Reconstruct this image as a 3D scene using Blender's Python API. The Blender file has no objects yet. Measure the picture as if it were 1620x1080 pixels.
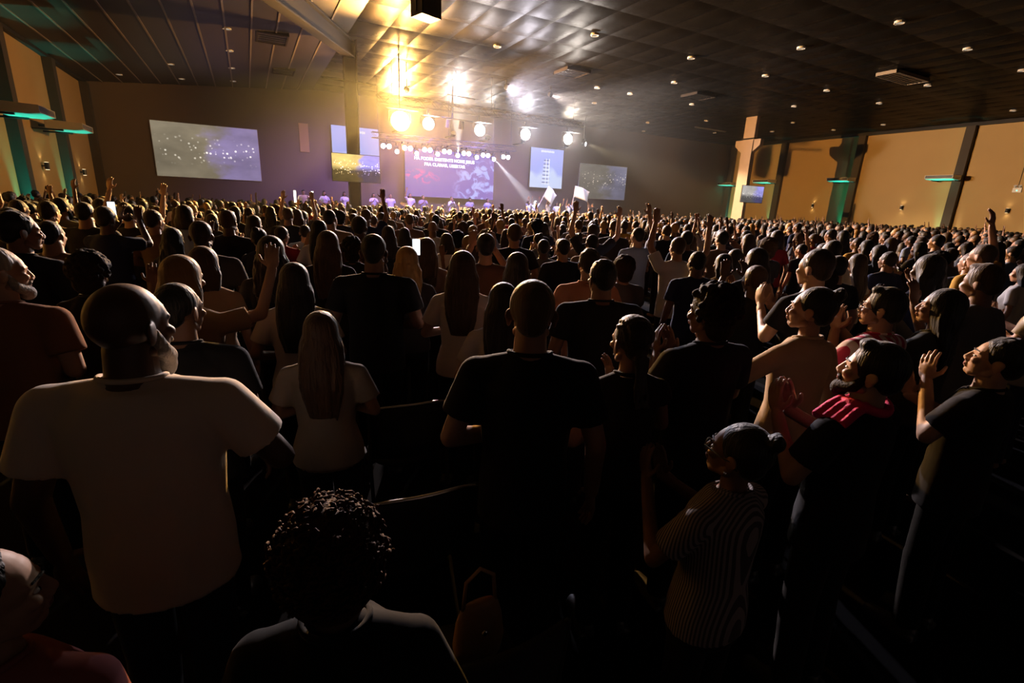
import bpy, math, random
import numpy as np
from mathutils import Vector, Matrix, Euler

SC = bpy.context.scene
COL = SC.collection
R = math.radians

# ------------------------------------------------------------------ camera
cam_d = bpy.data.cameras.new('camera')
cam_d.sensor_fit = 'HORIZONTAL'
cam_d.sensor_width = 36.0
cam_d.lens = 774.7 / 1620.0 * 36.0
cam_d.clip_start = 0.05
cam_d.clip_end = 300
cam = bpy.data.objects.new('camera', cam_d)
COL.objects.link(cam)
yaw, pitch, roll = R(28.116), R(15.665), R(2.4646)
fw = Vector((math.sin(yaw) * math.cos(pitch), math.cos(yaw) * math.cos(pitch), -math.sin(pitch)))
rt = Vector((math.cos(yaw), -math.sin(yaw), 0))
dn = fw.cross(rt)
ix = rt * math.cos(roll) - dn * math.sin(roll)
iy = rt * math.sin(roll) + dn * math.cos(roll)
M = Matrix((ix, -iy, -fw)).transposed().to_4x4()
M.translation = Vector((0, 0, 2.0))
cam.matrix_world = M
SC.camera = cam

# ------------------------------------------------------------------ world: faint ambient (the haze round the stage is built after the walls)
wd = bpy.data.worlds.new('hall_air')
SC.world = wd
wd.use_nodes = True
wn = wd.node_tree
wn.nodes.clear()
w_out = wn.nodes.new('ShaderNodeOutputWorld')
w_bg = wn.nodes.new('ShaderNodeBackground')
w_bg.inputs['Color'].default_value = (0.02, 0.02, 0.018, 1)
w_bg.inputs['Strength'].default_value = 0.15
wn.links.new(w_bg.outputs[0], w_out.inputs['Surface'])
SC.view_settings.view_transform = 'Standard'
SC.view_settings.look = 'None'
SC.view_settings.exposure = 0.0
SC.view_settings.gamma = 1.0
SC.view_settings.use_curve_mapping = False
SC.cycles.volume_bounces = 0
SC.cycles.max_bounces = 5
SC.cycles.diffuse_bounces = 2
SC.cycles.glossy_bounces = 3
SC.cycles.sample_clamp_indirect = 4.0
SC.cycles.use_adaptive_sampling = True
SC.cycles.adaptive_threshold = 0.02
SC.cycles.use_denoising = True
SC.cycles.blur_glossy = 1.0
SC.cycles.caustics_reflective = False

# ------------------------------------------------------------------ tagging
def tag(o, label=None, cat=None, group=None, kind=None):
    if label: o['label'] = label
    if cat: o['category'] = cat
    if group: o['group'] = group
    if kind: o['kind'] = kind
    return o

def empty(name, loc=(0, 0, 0), rz=0.0):
    o = bpy.data.objects.new(name, None)
    o.empty_display_size = 0.1
    o.location = loc
    o.rotation_euler = (0, 0, rz)
    COL.objects.link(o)
    return o

def link(name, me, parent=None, mat=None, loc=None):
    o = bpy.data.objects.new(name, me)
    COL.objects.link(o)
    if mat is not None and not me.materials:
        me.materials.append(mat)
    if parent is not None: o.parent = parent
    if loc is not None: o.location = loc
    return o

# ------------------------------------------------------------------ mesh collector
class MB:
    def __init__(s):
        s.v = []; s.f = []
    def add(s, vs, fs):
        n = len(s.v)
        s.v.extend([tuple(v) for v in vs])
        s.f.extend([tuple(i + n for i in f) for f in fs])
        return s
    def box(s, x0, x1, y0, y1, z0, z1):
        vs = [(x0,y0,z0),(x1,y0,z0),(x1,y1,z0),(x0,y1,z0),(x0,y0,z1),(x1,y0,z1),(x1,y1,z1),(x0,y1,z1)]
        return s.add(vs, [(0,3,2,1),(4,5,6,7),(0,1,5,4),(1,2,6,5),(2,3,7,6),(3,0,4,7)])
    def obox(s, c, half, M3):
        c = Vector(c); vs = []
        for sz in (-1, 1):
            for sx, sy in ((-1,-1),(1,-1),(1,1),(-1,1)):
                vs.append(c + M3 @ Vector((sx*half[0], sy*half[1], sz*half[2])))
        return s.add(vs, [(0,3,2,1),(4,5,6,7),(0,1,5,4),(1,2,6,5),(2,3,7,6),(3,0,4,7)])
    def ell(s, c, r, M3=None, seg=14, ring=9):
        c = Vector(c); vs = []; fs = []
        for i in range(1, ring):
            a = math.pi * i / ring
            for j in range(seg):
                b = 2 * math.pi * j / seg
                p = Vector((r[0]*math.sin(a)*math.cos(b), r[1]*math.sin(a)*math.sin(b), r[2]*math.cos(a)))
                vs.append(c + (M3 @ p if M3 else p))
        t = Vector((0,0,r[2])); b_ = Vector((0,0,-r[2]))
        vs.append(c + (M3 @ t if M3 else t)); vs.append(c + (M3 @ b_ if M3 else b_))
        T = len(vs) - 2; Bo = T + 1
        for i in range(ring - 2):
            for j in range(seg):
                k = (j + 1) % seg
                fs.append((i*seg+j, (i+1)*seg+j, (i+1)*seg+k, i*seg+k))
        for j in range(seg):
            k = (j + 1) % seg
            fs.append((T, j, k)); fs.append((Bo, (ring-2)*seg+k, (ring-2)*seg+j))
        return s.add(vs, fs)
    def cyl(s, p0, p1, r0, r1=None, seg=12):
        r1 = r0 if r1 is None else r1
        p0 = Vector(p0); p1 = Vector(p1); d = (p1 - p0).normalized()
        u = d.orthogonal().normalized(); w = d.cross(u)
        vs = []
        for p, r in ((p0, r0), (p1, r1)):
            for j in range(seg):
                a = 2*math.pi*j/seg
                vs.append(p + (u*math.cos(a) + w*math.sin(a))*r)
        fs = [(j, (j+1)%seg, seg+(j+1)%seg, seg+j) for j in range(seg)]
        fs.append(tuple(range(seg-1, -1, -1))); fs.append(tuple(range(seg, 2*seg)))
        return s.add(vs, fs)
    def cap(s, p0, p1, r0, r1, seg=12):
        s.cyl(p0, p1, r0, r1, seg)
        s.ell(p0, (r0,)*3, None, seg, 8); s.ell(p1, (r1,)*3, None, seg, 8)
        return s
    def tube(s, pts, r, seg=6, closed=False):
        pts = [Vector(p) for p in pts]; n = len(pts); vs = []; fs = []
        u = None
        for i, p in enumerate(pts):
            a = pts[(i-1) % n] if (closed or i) else p
            b = pts[(i+1) % n] if (closed or i < n-1) else p
            d = (b - a).normalized()
            if u is None: u = d.orthogonal().normalized()
            u = (u - d*u.dot(d)).normalized(); w = d.cross(u)
            rr = r[i] if isinstance(r, (list, tuple)) else r
            for j in range(seg):
                t = 2*math.pi*j/seg
                vs.append(p + (u*math.cos(t) + w*math.sin(t))*rr)
        for i in range(n if closed else n-1):
            for j in range(seg):
                k = (j+1) % seg; i2 = (i+1) % n
                fs.append((i*seg+j, i*seg+k, i2*seg+k, i2*seg+j))
        if not closed:
            fs.append(tuple(range(seg-1, -1, -1))); fs.append(tuple((n-1)*seg+j for j in range(seg)))
        return s.add(vs, fs)
    def loft(s, rings, seg=20, M3=None, T=(0,0,0)):
        # rings: (cx, cy, z, rx, ry)
        vs = []; fs = []; n = len(rings); T = Vector(T)
        for (cx, cy, z, rx, ry) in rings:
            for j in range(seg):
                a = 2*math.pi*j/seg
                p = Vector((cx + rx*math.cos(a), cy + ry*math.sin(a), z))
                vs.append((M3 @ p if M3 else p) + T)
        for i in range(n-1):
            for j in range(seg):
                k = (j+1) % seg
                fs.append((i*seg+j, i*seg+k, (i+1)*seg+k, (i+1)*seg+j))
        fs.append(tuple(range(seg-1, -1, -1))); fs.append(tuple((n-1)*seg+j for j in range(seg)))
        return s.add(vs, fs)
    def mesh(s, name, smooth=False):
        me = bpy.data.meshes.new(name)
        me.from_pydata(s.v, [], s.f)
        me.validate()
        if smooth: me.shade_smooth()
        return me
    def build(s, name, mat, parent=None, smooth=False, loc=None):
        return link(name, s.mesh(name, smooth), parent, mat, loc)

# ------------------------------------------------------------------ materials
def mat_new(name):
    m = bpy.data.materials.new(name); m.use_nodes = True
    nt = m.node_tree; nt.nodes.clear()
    out = nt.nodes.new('ShaderNodeOutputMaterial')
    return m, nt, out

def N(nt, t, **kw):
    n = nt.nodes.new(t)
    for k, v in kw.items():
        if k in n.inputs: n.inputs[k].default_value = v
        else: setattr(n, k, v)
    return n

def pbr(name, col, rough=0.6, metal=0.0, spec=0.4, bump=None, var=0.0, vscale=3.0, sheen=0.0, objcol=False, mult=None):
    m, nt, out = mat_new(name)
    p = N(nt, 'ShaderNodeBsdfPrincipled')
    p.inputs['Base Color'].default_value = (*col, 1)
    p.inputs['Roughness'].default_value = rough
    p.inputs['Metallic'].default_value = metal
    p.inputs['Specular IOR Level'].default_value = spec
    if sheen:
        p.inputs['Sheen Weight'].default_value = sheen
        p.inputs['Sheen Roughness'].default_value = 0.4
    nt.links.new(p.outputs[0], out.inputs['Surface'])
    tc = N(nt, 'ShaderNodeTexCoord')
    src = None
    if objcol:
        oi = N(nt, 'ShaderNodeObjectInfo'); src = oi.outputs['Color']
    if var > 0:
        nz = N(nt, 'ShaderNodeTexNoise', Scale=vscale, Detail=4.0)
        nt.links.new(tc.outputs['Object'], nz.inputs['Vector'])
        mp = N(nt, 'ShaderNodeMapRange')
        mp.inputs['To Min'].default_value = 1 - var; mp.inputs['To Max'].default_value = 1 + var
        nt.links.new(nz.outputs['Fac'], mp.inputs['Value'])
        mx = N(nt, 'ShaderNodeVectorMath', operation='SCALE')
        if src is not None: nt.links.new(src, mx.inputs[0])
        else: mx.inputs[0].default_value = col
        nt.links.new(mp.outputs[0], mx.inputs['Scale'])
        src = mx.outputs[0]
    if src is not None: nt.links.new(src, p.inputs['Base Color'])
    if bump:
        sc, st, stretch = bump
        mpn = N(nt, 'ShaderNodeMapping'); mpn.inputs['Scale'].default_value = stretch
        nt.links.new(tc.outputs['Object'], mpn.inputs['Vector'])
        nb = N(nt, 'ShaderNodeTexNoise', Scale=sc, Detail=3.0)
        nt.links.new(mpn.outputs[0], nb.inputs['Vector'])
        b = N(nt, 'ShaderNodeBump', Strength=st, Distance=0.01)
        nt.links.new(nb.outputs['Fac'], b.inputs['Height'])
        nt.links.new(b.outputs[0], p.inputs['Normal'])
    return m

def emit(name, col, strength):
    m, nt, out = mat_new(name)
    e = N(nt, 'ShaderNodeEmission', Strength=strength)
    e.inputs['Color'].default_value = (*col, 1)
    nt.links.new(e.outputs[0], out.inputs['Surface'])
    return m

def lamp(name, kind, loc, energy, col, size=0.1, target=None, angle=None, blend=0.3, parent=None):
    d = bpy.data.lights.new(name, kind)
    d.energy = energy; d.color = col
    if kind in ('POINT', 'SPOT'): d.shadow_soft_size = size
    if kind == 'AREA':
        d.shape = 'RECTANGLE'; d.size = size[0]; d.size_y = size[1]
    if kind == 'SPOT':
        d.spot_size = R(angle); d.spot_blend = blend
    o = bpy.data.objects.new(name, d)
    COL.objects.link(o)
    o.location = loc
    if target is not None:
        o.rotation_euler = (Vector(target) - Vector(loc)).to_track_quat('-Z', 'Y').to_euler()
    return o

# ------------------------------------------------------------------ the stage lights that light the hall
TRUSS_Y = 24.4
# audience blinders: x, z, colour, power towards the hall
BLINDERS = [(6.30, 5.31, (1.0, 0.50, 0.13), 1.00), (7.98, 5.51, (1.0, 0.86, 0.70), 0.07),
            (10.65, 5.49, (1.0, 0.90, 0.86), 0.11), (13.26, 5.54, (0.95, 0.90, 1.0), 0.11), (15.93, 5.56, (1.0, 0.90, 0.80), 0.09)]
BL_W = 23000.0
AMBER_Y = 23.2                                # the amber lamp hangs a little in front of the truss
for bx, bz, bc, bp in BLINDERS:
    if bp > 0.5: lamp('blinder_light', 'SPOT', (bx, AMBER_Y - 0.34, bz), BL_W * bp, bc, 0.06, (bx + 5.7, AMBER_Y - 0.34 - 8.2, bz - 0.6), 170, 0.3); lamp('blinder_spill_light', 'POINT', (bx - 0.2, AMBER_Y - 0.34, bz), BL_W * 0.11, bc, 0.06)
    else: lamp('blinder_light', 'SPOT', (bx, TRUSS_Y - 0.20, bz), BL_W * bp, bc, 0.08, (bx + 3.0, 0, 3.0), 170, 0.25)
# back light added to rim the rows: violet-white in the middle and right, amber to the left aisle
for lx, tgt, lc, lp, an in ((9.3, (2.5, 3.0, 1.5), (1.0, 0.80, 0.78), 11000, 34), (12.0, (9.0, 4.0, 1.5), (0.90, 0.82, 1.0), 9000, 40), (14.6, (22.0, 7.0, 1.5), (1.0, 0.82, 0.74), 9000, 46), (6.9, (-3.0, 12.0, 1.0), (1.0, 0.60, 0.15), 20000, 36)):
    lamp('added_row_light', 'SPOT', (lx, 24.1, 7.55 if lx > 7 else 6.78), lp * 2.5, lc, 0.07, tgt, an, 0.6)
# uplights added off the back wall to make the ceiling glare
UP = [(8.8, (1.0, 0.56, 0.16), 45000), (12.4, (1.0, 0.97, 0.9), 5500), (14.9, (1.0, 0.95, 0.9), 900), (17.6, (0.88, 0.88, 1.0), 2800), (21.2, (1.0, 0.88, 0.70), 3600)]
for ux, uc, up in UP:
    lamp('added_ceiling_light', 'SPOT', (ux, 32.5, 6.5), up, uc, 0.25, (ux, 30.5, 8.2), 80, 0.6)
# violet and blue stage wash
for sx, sc_, sp in ((5.0, (0.55, 0.30, 1.0), 2200), (9.0, (0.36, 0.24, 1.0), 3200), (13.0, (0.30, 0.22, 1.0), 3200), (17.0, (0.5, 0.42, 1.0), 2400)):
    lamp('stage_wash_light', 'SPOT', (sx, 26.2, 6.9), sp, sc_, 0.3, (sx + 0.5, 31.5, 1.2), 110, 0.8)
# key light on the performers
for sx, sp in ((8.0, 900), (17.5, 1400)):
    lamp('stage_key_light', 'SPOT', (sx, 23.0, 6.4), sp, (0.92, 0.9, 1.0), 0.15, (sx + 0.3, 29, 1.6), 60, 0.7)
# narrow beams that show in the haze
lamp('beam_light', 'SPOT', (11.69, 29.9, 4.75), 110000, (1.0, 1.0, 0.92), 0.04, (11.45, 29.3, 8.0), 20, 0.25)
lamp('beam_light', 'SPOT', (14.14, 29.9, 4.72), 200000, (0.92, 0.92, 1.0), 0.04, (17.2, 28.3, 1.2), 13, 0.3)
lamp('beam_light', 'SPOT', (21.06, 29.8, 6.23), 14000, (1.0, 0.82, 0.5), 0.05, (27.5, 25.0, 3.0), 30, 0.6)
# teal floor uplights at the foot of the wall columns
TEAL = (0.02, 0.95, 0.72)
for tx, ty in ((-6.6, 22.85), (-6.6, 27.95), (40.3, 16.55), (40.3, 22.85), (40.3, 28.95), (40.3, 33.05), (40.3, 11.5)):
    lamp('teal_uplight', 'SPOT', (tx, ty, 0.2), 1000, TEAL, 0.05, (tx + (0.35 if tx < 0 else -0.35), ty - 0.1, 5.0), 34, 0.9)
for tx, ty in ((-6.0, 21.6), (-6.0, 26.2), (39.7, 16.6), (39.7, 22.9), (39.7, 29.3), (39.7, 33.0)):
    lamp('teal_uplight', 'SPOT', (tx, ty, 0.2), 900, TEAL, 0.05, (tx + (0.25 if tx < 0 else -0.25), ty, 4.0), 26, 0.8)
# ================================================================== THE HALL
WALL = pbr('tan_wall_paint', (0.46, 0.31, 0.13), 0.75, var=0.08, vscale=0.7)
WALLB = pbr('brown_back_wall', (0.16, 0.12, 0.09), 0.8, var=0.1, vscale=0.6)
PILA = pbr('column_paint', (0.060, 0.048, 0.036), 0.75, var=0.08)
CARPET = pbr('dark_carpet', (0.008, 0.008, 0.008), 1.0, spec=0.02, var=0.3, vscale=30)
BLACK = pbr('black_paint', (0.015, 0.015, 0.016), 0.5)
BLACKM = pbr('black_metal', (0.02, 0.02, 0.022), 0.35, spec=0.5)
STEEL = pbr('brown_steel', (0.022, 0.016, 0.012), 0.7, spec=0.15, var=0.15)
CHROME = pbr('chrome', (0.7, 0.7, 0.7), 0.2, metal=1.0)
WHITE = pbr('white_plastic', (0.7, 0.7, 0.67), 0.5)
DARKP = pbr('dark_plastic', (0.03, 0.03, 0.03), 0.5)

XL, XR, YB, YF = -6.8, 40.5, 33.9, -7.0
def zc(x):                                   # ceiling height
    return 8.0 if x >= 4.0 else 8.0 - 1.0 * (4.0 - x) / 10.8

def struct(name, mb, mat, smooth=False):
    return tag(mb.build(name, mat, None, smooth), kind='structure')

struct('floor', MB().box(XL - 0.3, XR + 0.3, YF - 0.3, YB + 0.3, -0.2, 0), CARPET)
struct('wall_left', MB().box(XL - 0.3, XL, 6.0, YB + 0.3, 0, 8.4), WALL)
struct('wall_right', MB().box(XR, XR + 0.3, 4.0, YB + 0.3, 0, 8.4), WALL)
MATTE_BLACK = pbr('matte_black', (0.02, 0.02, 0.02), 0.95)          # black added on the unseen rear side walls to cut bounced light
struct('wall_left_rear', MB().box(XL - 0.3, XL, YF, 6.0, 0, 8.4), MATTE_BLACK)
struct('wall_right_rear', MB().box(XR, XR + 0.3, YF, 4.0, 0, 8.4), MATTE_BLACK)
# stage haze: fog that hangs over the stage end of the hall
m, nt, out = mat_new('stage_haze')
hv = N(nt, 'ShaderNodeVolumeScatter', Density=0.0038, Anisotropy=0.3)
nt.links.new(hv.outputs[0], out.inputs['Volume'])
tag(MB().box(XL - 0.1, XR + 0.1, 17.7, YB + 0.1, -0.1, 8.3).build('haze', m), 'thin stage haze glowing round the lamps', 'haze', kind='stuff')
struct('wall_back', MB().box(XL, XR, YB, YB + 0.3, 0, 8.4), WALLB)
struct('wall_rear', MB().box(XL - 0.3, XR + 0.3, YF - 0.3, YF, 0, 8.4), BLACK)

# ceiling: a dark deck, battened strips over the side aisle, quilted panels over the hall
CEILD = pbr('ceiling_deck', (0.02, 0.018, 0.016), 0.7)
def foil(name, col, rough):
    m, nt, out = mat_new(name)
    p = N(nt, 'ShaderNodeBsdfPrincipled')
    tc = N(nt, 'ShaderNodeTexCoord'); geo = N(nt, 'ShaderNodeNewGeometry')
    nz = N(nt, 'ShaderNodeTexNoise', Scale=1.3, Detail=5.0)
    nt.links.new(geo.outputs['Position'], nz.inputs['Vector'])
    cr = N(nt, 'ShaderNodeMix', data_type='RGBA')
    cr.inputs['A'].default_value = (*[c * 0.75 for c in col], 1); cr.inputs['B'].default_value = (*[c * 1.2 for c in col], 1)
    nt.links.new(nz.outputs['Fac'], cr.inputs['Factor'])
    nt.links.new(cr.outputs['Result'], p.inputs['Base Color'])
    p.inputs['Metallic'].default_value = 0.75
    p.inputs['Specular Tint'].default_value = (0.30, 0.29, 0.28, 1)
    p.inputs['Specular IOR Level'].default_value = 0.2
    p.inputs['Roughness'].default_value = rough
    n2 = N(nt, 'ShaderNodeTexNoise', Scale=2.6, Detail=4.0, Distortion=0.6)
    nt.links.new(geo.outputs['Position'], n2.inputs['Vector'])
    b = N(nt, 'ShaderNodeBump', Strength=0.16, Distance=0.04)
    nt.links.new(n2.outputs['Fac'], b.inputs['Height']); nt.links.new(b.outputs[0], p.inputs['Normal'])
    nt.links.new(p.outputs[0], out.inputs['Surface'])
    return m
FOIL = foil('grey_foil_insulation', (0.036, 0.034, 0.033), 0.40)
STRIP = pbr('brown_ceiling_strip', (0.045, 0.036, 0.028), 0.5, spec=0.4, var=0.12, vscale=1.5)
BATTEN = pbr('light_batten', (0.22, 0.18, 0.14), 0.5)

ceil_ = MB()
prof = [(XL - 0.3, zc(XL - 0.3)), (4.0, 8.0), (XR + 0.3, 8.0)]
for (xa, za), (xb, zb) in zip(prof[:-1], prof[1:]):
    ceil_.add([(xa, YF - .3, za + .12), (xb, YF - .3, zb + .12), (xb, YB + .3, zb + .12), (xa, YB + .3, za + .12),
               (xa, YF - .3, za + .4), (xb, YF - .3, zb + .4), (xb, YB + .3, zb + .4), (xa, YB + .3, za + .4)],
              [(0,3,2,1),(4,5,6,7),(0,1,5,4),(1,2,6,5),(2,3,7,6),(3,0,4,7)])
ceiling = struct('ceiling', ceil_, CEILD)

def slab_mesh(name, x0, x1, y0, y1, z0a, z0b, t):
    m = MB()
    m.add([(x0,y0,z0a),(x1,y0,z0b),(x1,y1,z0b),(x0,y1,z0a),(x0,y0,z0a+t),(x1,y0,z0b+t),(x1,y1,z0b+t),(x0,y1,z0a+t)],
          [(0,3,2,1),(4,5,6,7),(0,1,5,4),(1,2,6,5),(2,3,7,6),(3,0,4,7)])
    return m
xs = [4.0 - 0.83 * k for k in range(14)]
for k in range(13):
    x1, x0 = xs[k], xs[k + 1]
    slab_mesh('strip', x0 + 0.03, x1 - 0.03, YF, YB, zc(x0), zc(x1), 0.08).build('ceiling_strip', STRIP, ceiling)
    if k: slab_mesh('batten', x1 - 0.028, x1 + 0.028, YF, YB, zc(x1) - 0.03, zc(x1) - 0.03, 0.11).build('ceiling_batten', BATTEN, ceiling)

PX, PY = 1.17, 1.95
random.seed(4)
def pillow(seed, n=6):
    rnd = random.Random(seed); vs = []; fs = []
    for j in range(n + 1):
        for i in range(n + 1):
            u, v = i / n, j / n
            e = min(u, 1-u, v, 1-v)
            dome = (1 - (2*u-1)**4) * (1 - (2*v-1)**4)
            z = -0.020 * dome ** 0.7 + (rnd.uniform(-0.0025, 0.0025) if e > 0 else 0.022)
            vs.append((u * PX, v * PY, z))
    for j in range(n):
        for i in range(n):
            a = j*(n+1)+i
            fs.append((a, a + n + 1, a + n + 2, a + 1))
    return vs, fs
pm = []
for s_ in range(4):
    vs, fs = pillow(s_)
    me = bpy.data.meshes.new('ceiling_panel'); me.from_pydata(vs, [], fs); me.shade_smooth(); me.materials.append(FOIL); pm.append(me)
rest = MB()
nx, ny = int((XR - 4.0) / PX) + 1, int((YB - YF) / PY) + 1
for i in range(nx):
    for j in range(ny):
        x, y = 4.02 + i * PX, YB - (j + 1) * PY
        if i < 20 and y > 7.5:
            link('ceiling_panel', pm[(i * 7 + j * 3) % 4], ceiling, None, (x, y, 8.03))
        else:
            vs, fs = pillow((i * 5 + j) % 4, 4)
            rest.add([(a + x, b + y, c + 8.03) for a, b, c in vs], fs)
tag(rest.build('ceiling_panel_field', FOIL, ceiling, True), kind='stuff')

struct('trim_1', MB().box(XR - 0.22, XR, YF, YB, 7.84, 8.12), CEILD)
struct('trim_2', MB().box(XL, XL + 0.2, YF, YB, 6.9, 7.12), CEILD)
# wall columns
for y in (12.0, 17.7, 23.3, 28.4, 33.55):
    struct('column', MB().box(XL, XL + 0.32, y - 0.22, y + 0.22, 0, 6.9), PILA)
for y in (10.0, 16.1, 22.4, 28.5, 33.55):
    struct('column', MB().box(XR - 0.32, XR, y - 0.24, y + 0.24, 0, 7.84), PILA)

# steel pillar with its haunch beam
def ibeam(m, p0, p1, d0, d1, w, up):
    p0, p1 = Vector(p0), Vector(p1); ax = (p1 - p0).normalized()
    up = (Vector(up) - ax * ax.dot(Vector(up))).normalized(); sd = ax.cross(up)
    def slab(o0, o1, hu0, hu1, hs):
        vs = []
        for p, o, hu in ((p0, o0, hu0), (p1, o1, hu1)):
            for a, b in ((-1,-1),(1,-1),(1,1),(-1,1)):
                vs.append(p + up * (o + a * hu) + sd * (b * hs))
        m.add(vs, [(0,1,2,3),(7,6,5,4),(0,4,5,1),(1,5,6,2),(2,6,7,3),(3,7,4,0)])
    slab(0, 0, d0/2, d1/2, w * 0.16)
    slab(-d0/2, -d1/2, 0.025, 0.025, w/2); slab(d0/2, d1/2, 0.025, 0.025, w/2)
pil = MB(); ibeam(pil, (4.08, 22.4, 0), (4.12, 22.4, 7.95), 0.36, 0.46, 0.42, (1, 0, 0))
pil = struct('pillar', pil, STEEL)
hb = MB(); ibeam(hb, (4.12, 22.4, 7.62), (0.9, 16.3, 7.35), 0.55, 0.75, 0.40, (0, 0, 1))
hb.build('haunch_beam', STEEL, pil)
MB().box(3.84, 4.36, 22.14, 22.66, 0, 0.04).build('base_plate', STEEL, pil)
MB().cyl((3.06, 22.1, 6.41), (4.89, 22.1, 6.38), 0.035).build('cross_bar', STEEL, pil)

# concrete pillar with corbels
PEACH = pbr('peach_concrete', (0.42, 0.31, 0.23), 0.8, var=0.1)
cp = struct('pillar', MB().box(29.08, 29.38, 22.82, 23.62, 0, 8.0), PEACH)
cm = MB()
cm.add([(x, y, z) for y_ in (0,) for x in (29.07, 29.39) for y, z in ((22.3, 6.62), (24.14, 6.62), (24.14, 6.25), (23.63, 5.85), (22.81, 5.85), (22.3, 6.25))],
       [(5,4,3,2,1,0),(6,7,8,9,10,11)] + [(i, (i+1)%6, 6+(i+1)%6, 6+i) for i in range(6)])
cm.build('corbel', PEACH, cp)
bb = MB()
for (x0, x1, y0, y1) in ((29.03, 29.43, 22.76, 22.82), (29.03, 29.43, 23.62, 23.68), (29.02, 29.08, 22.76, 23.68), (29.38, 29.44, 22.76, 23.68)):
    bb.box(x0, x1, y0, y1, 6.64, 6.72)
bb.build('steel_band', STEEL, cp)
MB().tube([(29.05, 22.79, 6.6), (29.03, 22.79, 5.2), (29.05, 22.79, 4.0)], 0.025).build('conduit', STEEL, cp)

# ------------------------------------------------------------------ air conditioners on the wall columns
ACW = pbr('ac_casing', (0.62, 0.58, 0.50), 0.45)
def ac_unit(xw, y, z, sx, label):
    e = empty('air_conditioner', (xw, y, z))
    body = MB()                                  # body runs away from the wall, thin nose at the grille
    a, b = 0.42 * sx, 1.50 * sx
    x0, x1 = min(a, b), max(a, b)
    prof = [(a, 0.0), (a, 0.30), (b, 0.26), (b, 0.05), (b - 0.25 * sx, 0.0)]
    n = len(prof)
    vs = [(px_, yy, pz) for yy in (-0.75, 0.75) for px_, pz in prof]
    fs = [tuple(range(n)), tuple(range(2*n-1, n-1, -1))] + [(i, n+i, n+(i+1)%n, (i+1)%n) for i in range(n)]
    body.add(vs, fs).build('body', ACW, e)
    fr = MB()
    xb0, xb1 = (b, b + 0.02) if sx > 0 else (b - 0.02, b)
    for (y0, y1, z0, z1) in ((-0.75, 0.75, 0.05, 0.075), (-0.75, 0.75, 0.235, 0.26), (-0.75, -0.72, 0.05, 0.26), (0.72, 0.75, 0.05, 0.26)):
        fr.box(xb0, xb1, y0, y1, z0, z1)
    fr.build('grille_frame', ACW, e)
    MB().box(b - 0.004, b + 0.004, -0.72, 0.72, 0.075, 0.235).build('outlet', DARKP, e)
    for k in range(3):
        MB().box(xb0, xb1, -0.72, 0.72, 0.105 + k * 0.045, 0.112 + k * 0.045).build('louvre', ACW, e)
    for yy in (-0.6, 0.6):
        MB().box(min(0.0, b * 0.6), max(0.0, b * 0.6), yy - 0.03, yy + 0.03, -0.06, -0.0).build('bracket', BLACKM, e)
    MB().tube([(0.0, 0.2, 0.15), (a, 0.2, 0.15)], 0.05).build('pipe', BLACKM, e)
    tag(e, label, 'air conditioner', 'air conditioners on the side walls')
ac_unit(XL, 21.5, 4.0, 1, 'teal-lit air conditioner on the left wall at the photo edge, the nearer of two')
ac_unit(XL, 26.1, 4.0, 1, 'teal-lit air conditioner on the left wall, farther and smaller of two')
ac_unit(XR, 16.6, 4.62, -1, 'air conditioner on the right wall nearest the emergency light, largest of four there')
ac_unit(XR, 22.9, 4.62, -1, 'air conditioner crossing the pillar shadow on the tan right wall')
ac_unit(XR, 29.3, 4.62, -1, 'air conditioner on the right wall just behind the screen of the concrete pillar')
ac_unit(XR, 33.0, 4.45, -1, 'teal air conditioner in the far corner, left of the concrete pillar')

# ------------------------------------------------------------------ wall sconces
WARM = emit('warm_lamp', (1.0, 0.75, 0.42), 5.0)
def sconce(x, y, z, sx, label):
    e = empty('wall_sconce', (x, y, z))
    MB().box(min(0, 0.10*sx), max(0, 0.10*sx), -0.05, 0.05, -0.03, 0.03).build('bracket', BLACKM, e)
    MB().cyl((0.15*sx, 0, -0.13), (0.15*sx, 0, 0.13), 0.075, 0.075, 16).build('housing', BLACKM, e)
    MB().cyl((0.15*sx, 0, 0.131), (0.15*sx, 0, 0.136), 0.06, 0.06, 12).build('upper_lens', WARM, e)
    MB().cyl((0.15*sx, 0, -0.136), (0.15*sx, 0, -0.131), 0.06, 0.06, 12).build('lower_lens', WARM, e)
    tag(e, label, 'wall light', 'up and down sconces on the side walls')
    for s_ in (-1, 1):
        lamp('sconce_light', 'SPOT', (x + 0.13*sx, y, z + 0.15*s_), 4.0, (1.0, 0.75, 0.42), 0.02, (x + 0.05*sx, y, z + 1.0*s_), 100, 0.6)
sconce(XL, 25.75, 2.66, 1, 'wall sconce on the left wall below the nearer air conditioner')
sconce(XL, 30.8, 2.6, 1, 'wall sconce on the left wall, second along towards the projection screen')
sconce(XR, 25.2, 2.88, -1, 'small wall sconce between the concrete pillar and the pillar shadow')
sconce(XR, 18.9, 2.88, -1, 'wall sconce midway on the tan right wall, right of the pillar shadow')
sconce(XR, 13.3, 2.85, -1, 'wall sconce at the right photo edge, below the emergency light')

# emergency light hung on a rod
e = empty('emergency_light', (38.0, 12.35, 3.78))
MB().box(-0.06, 0.06, -0.19, 0.19, 0, 0.24).build('case', WHITE, e)
for yy in (-0.1, 0.1):
    h = MB().cyl((0, yy, 0.24), (-0.1, yy, 0.36), 0.055, 0.075, 14).build('lamp_head', WHITE, e)
MB().cyl((0, 0, 0.24), (0, 0, 4.22), 0.018, 0.018, 8).build('rod', BLACKM, e)
MB().cyl((-0.065, 0, 0.1), (-0.06, 0, 0.1), 0.03, 0.03, 10).build('indicator', emit('green_led', (0.1, 1, 0.6), 3), e)
tag(e, 'white twin-head emergency light on a rod at the right photo edge', 'emergency light')

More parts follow.
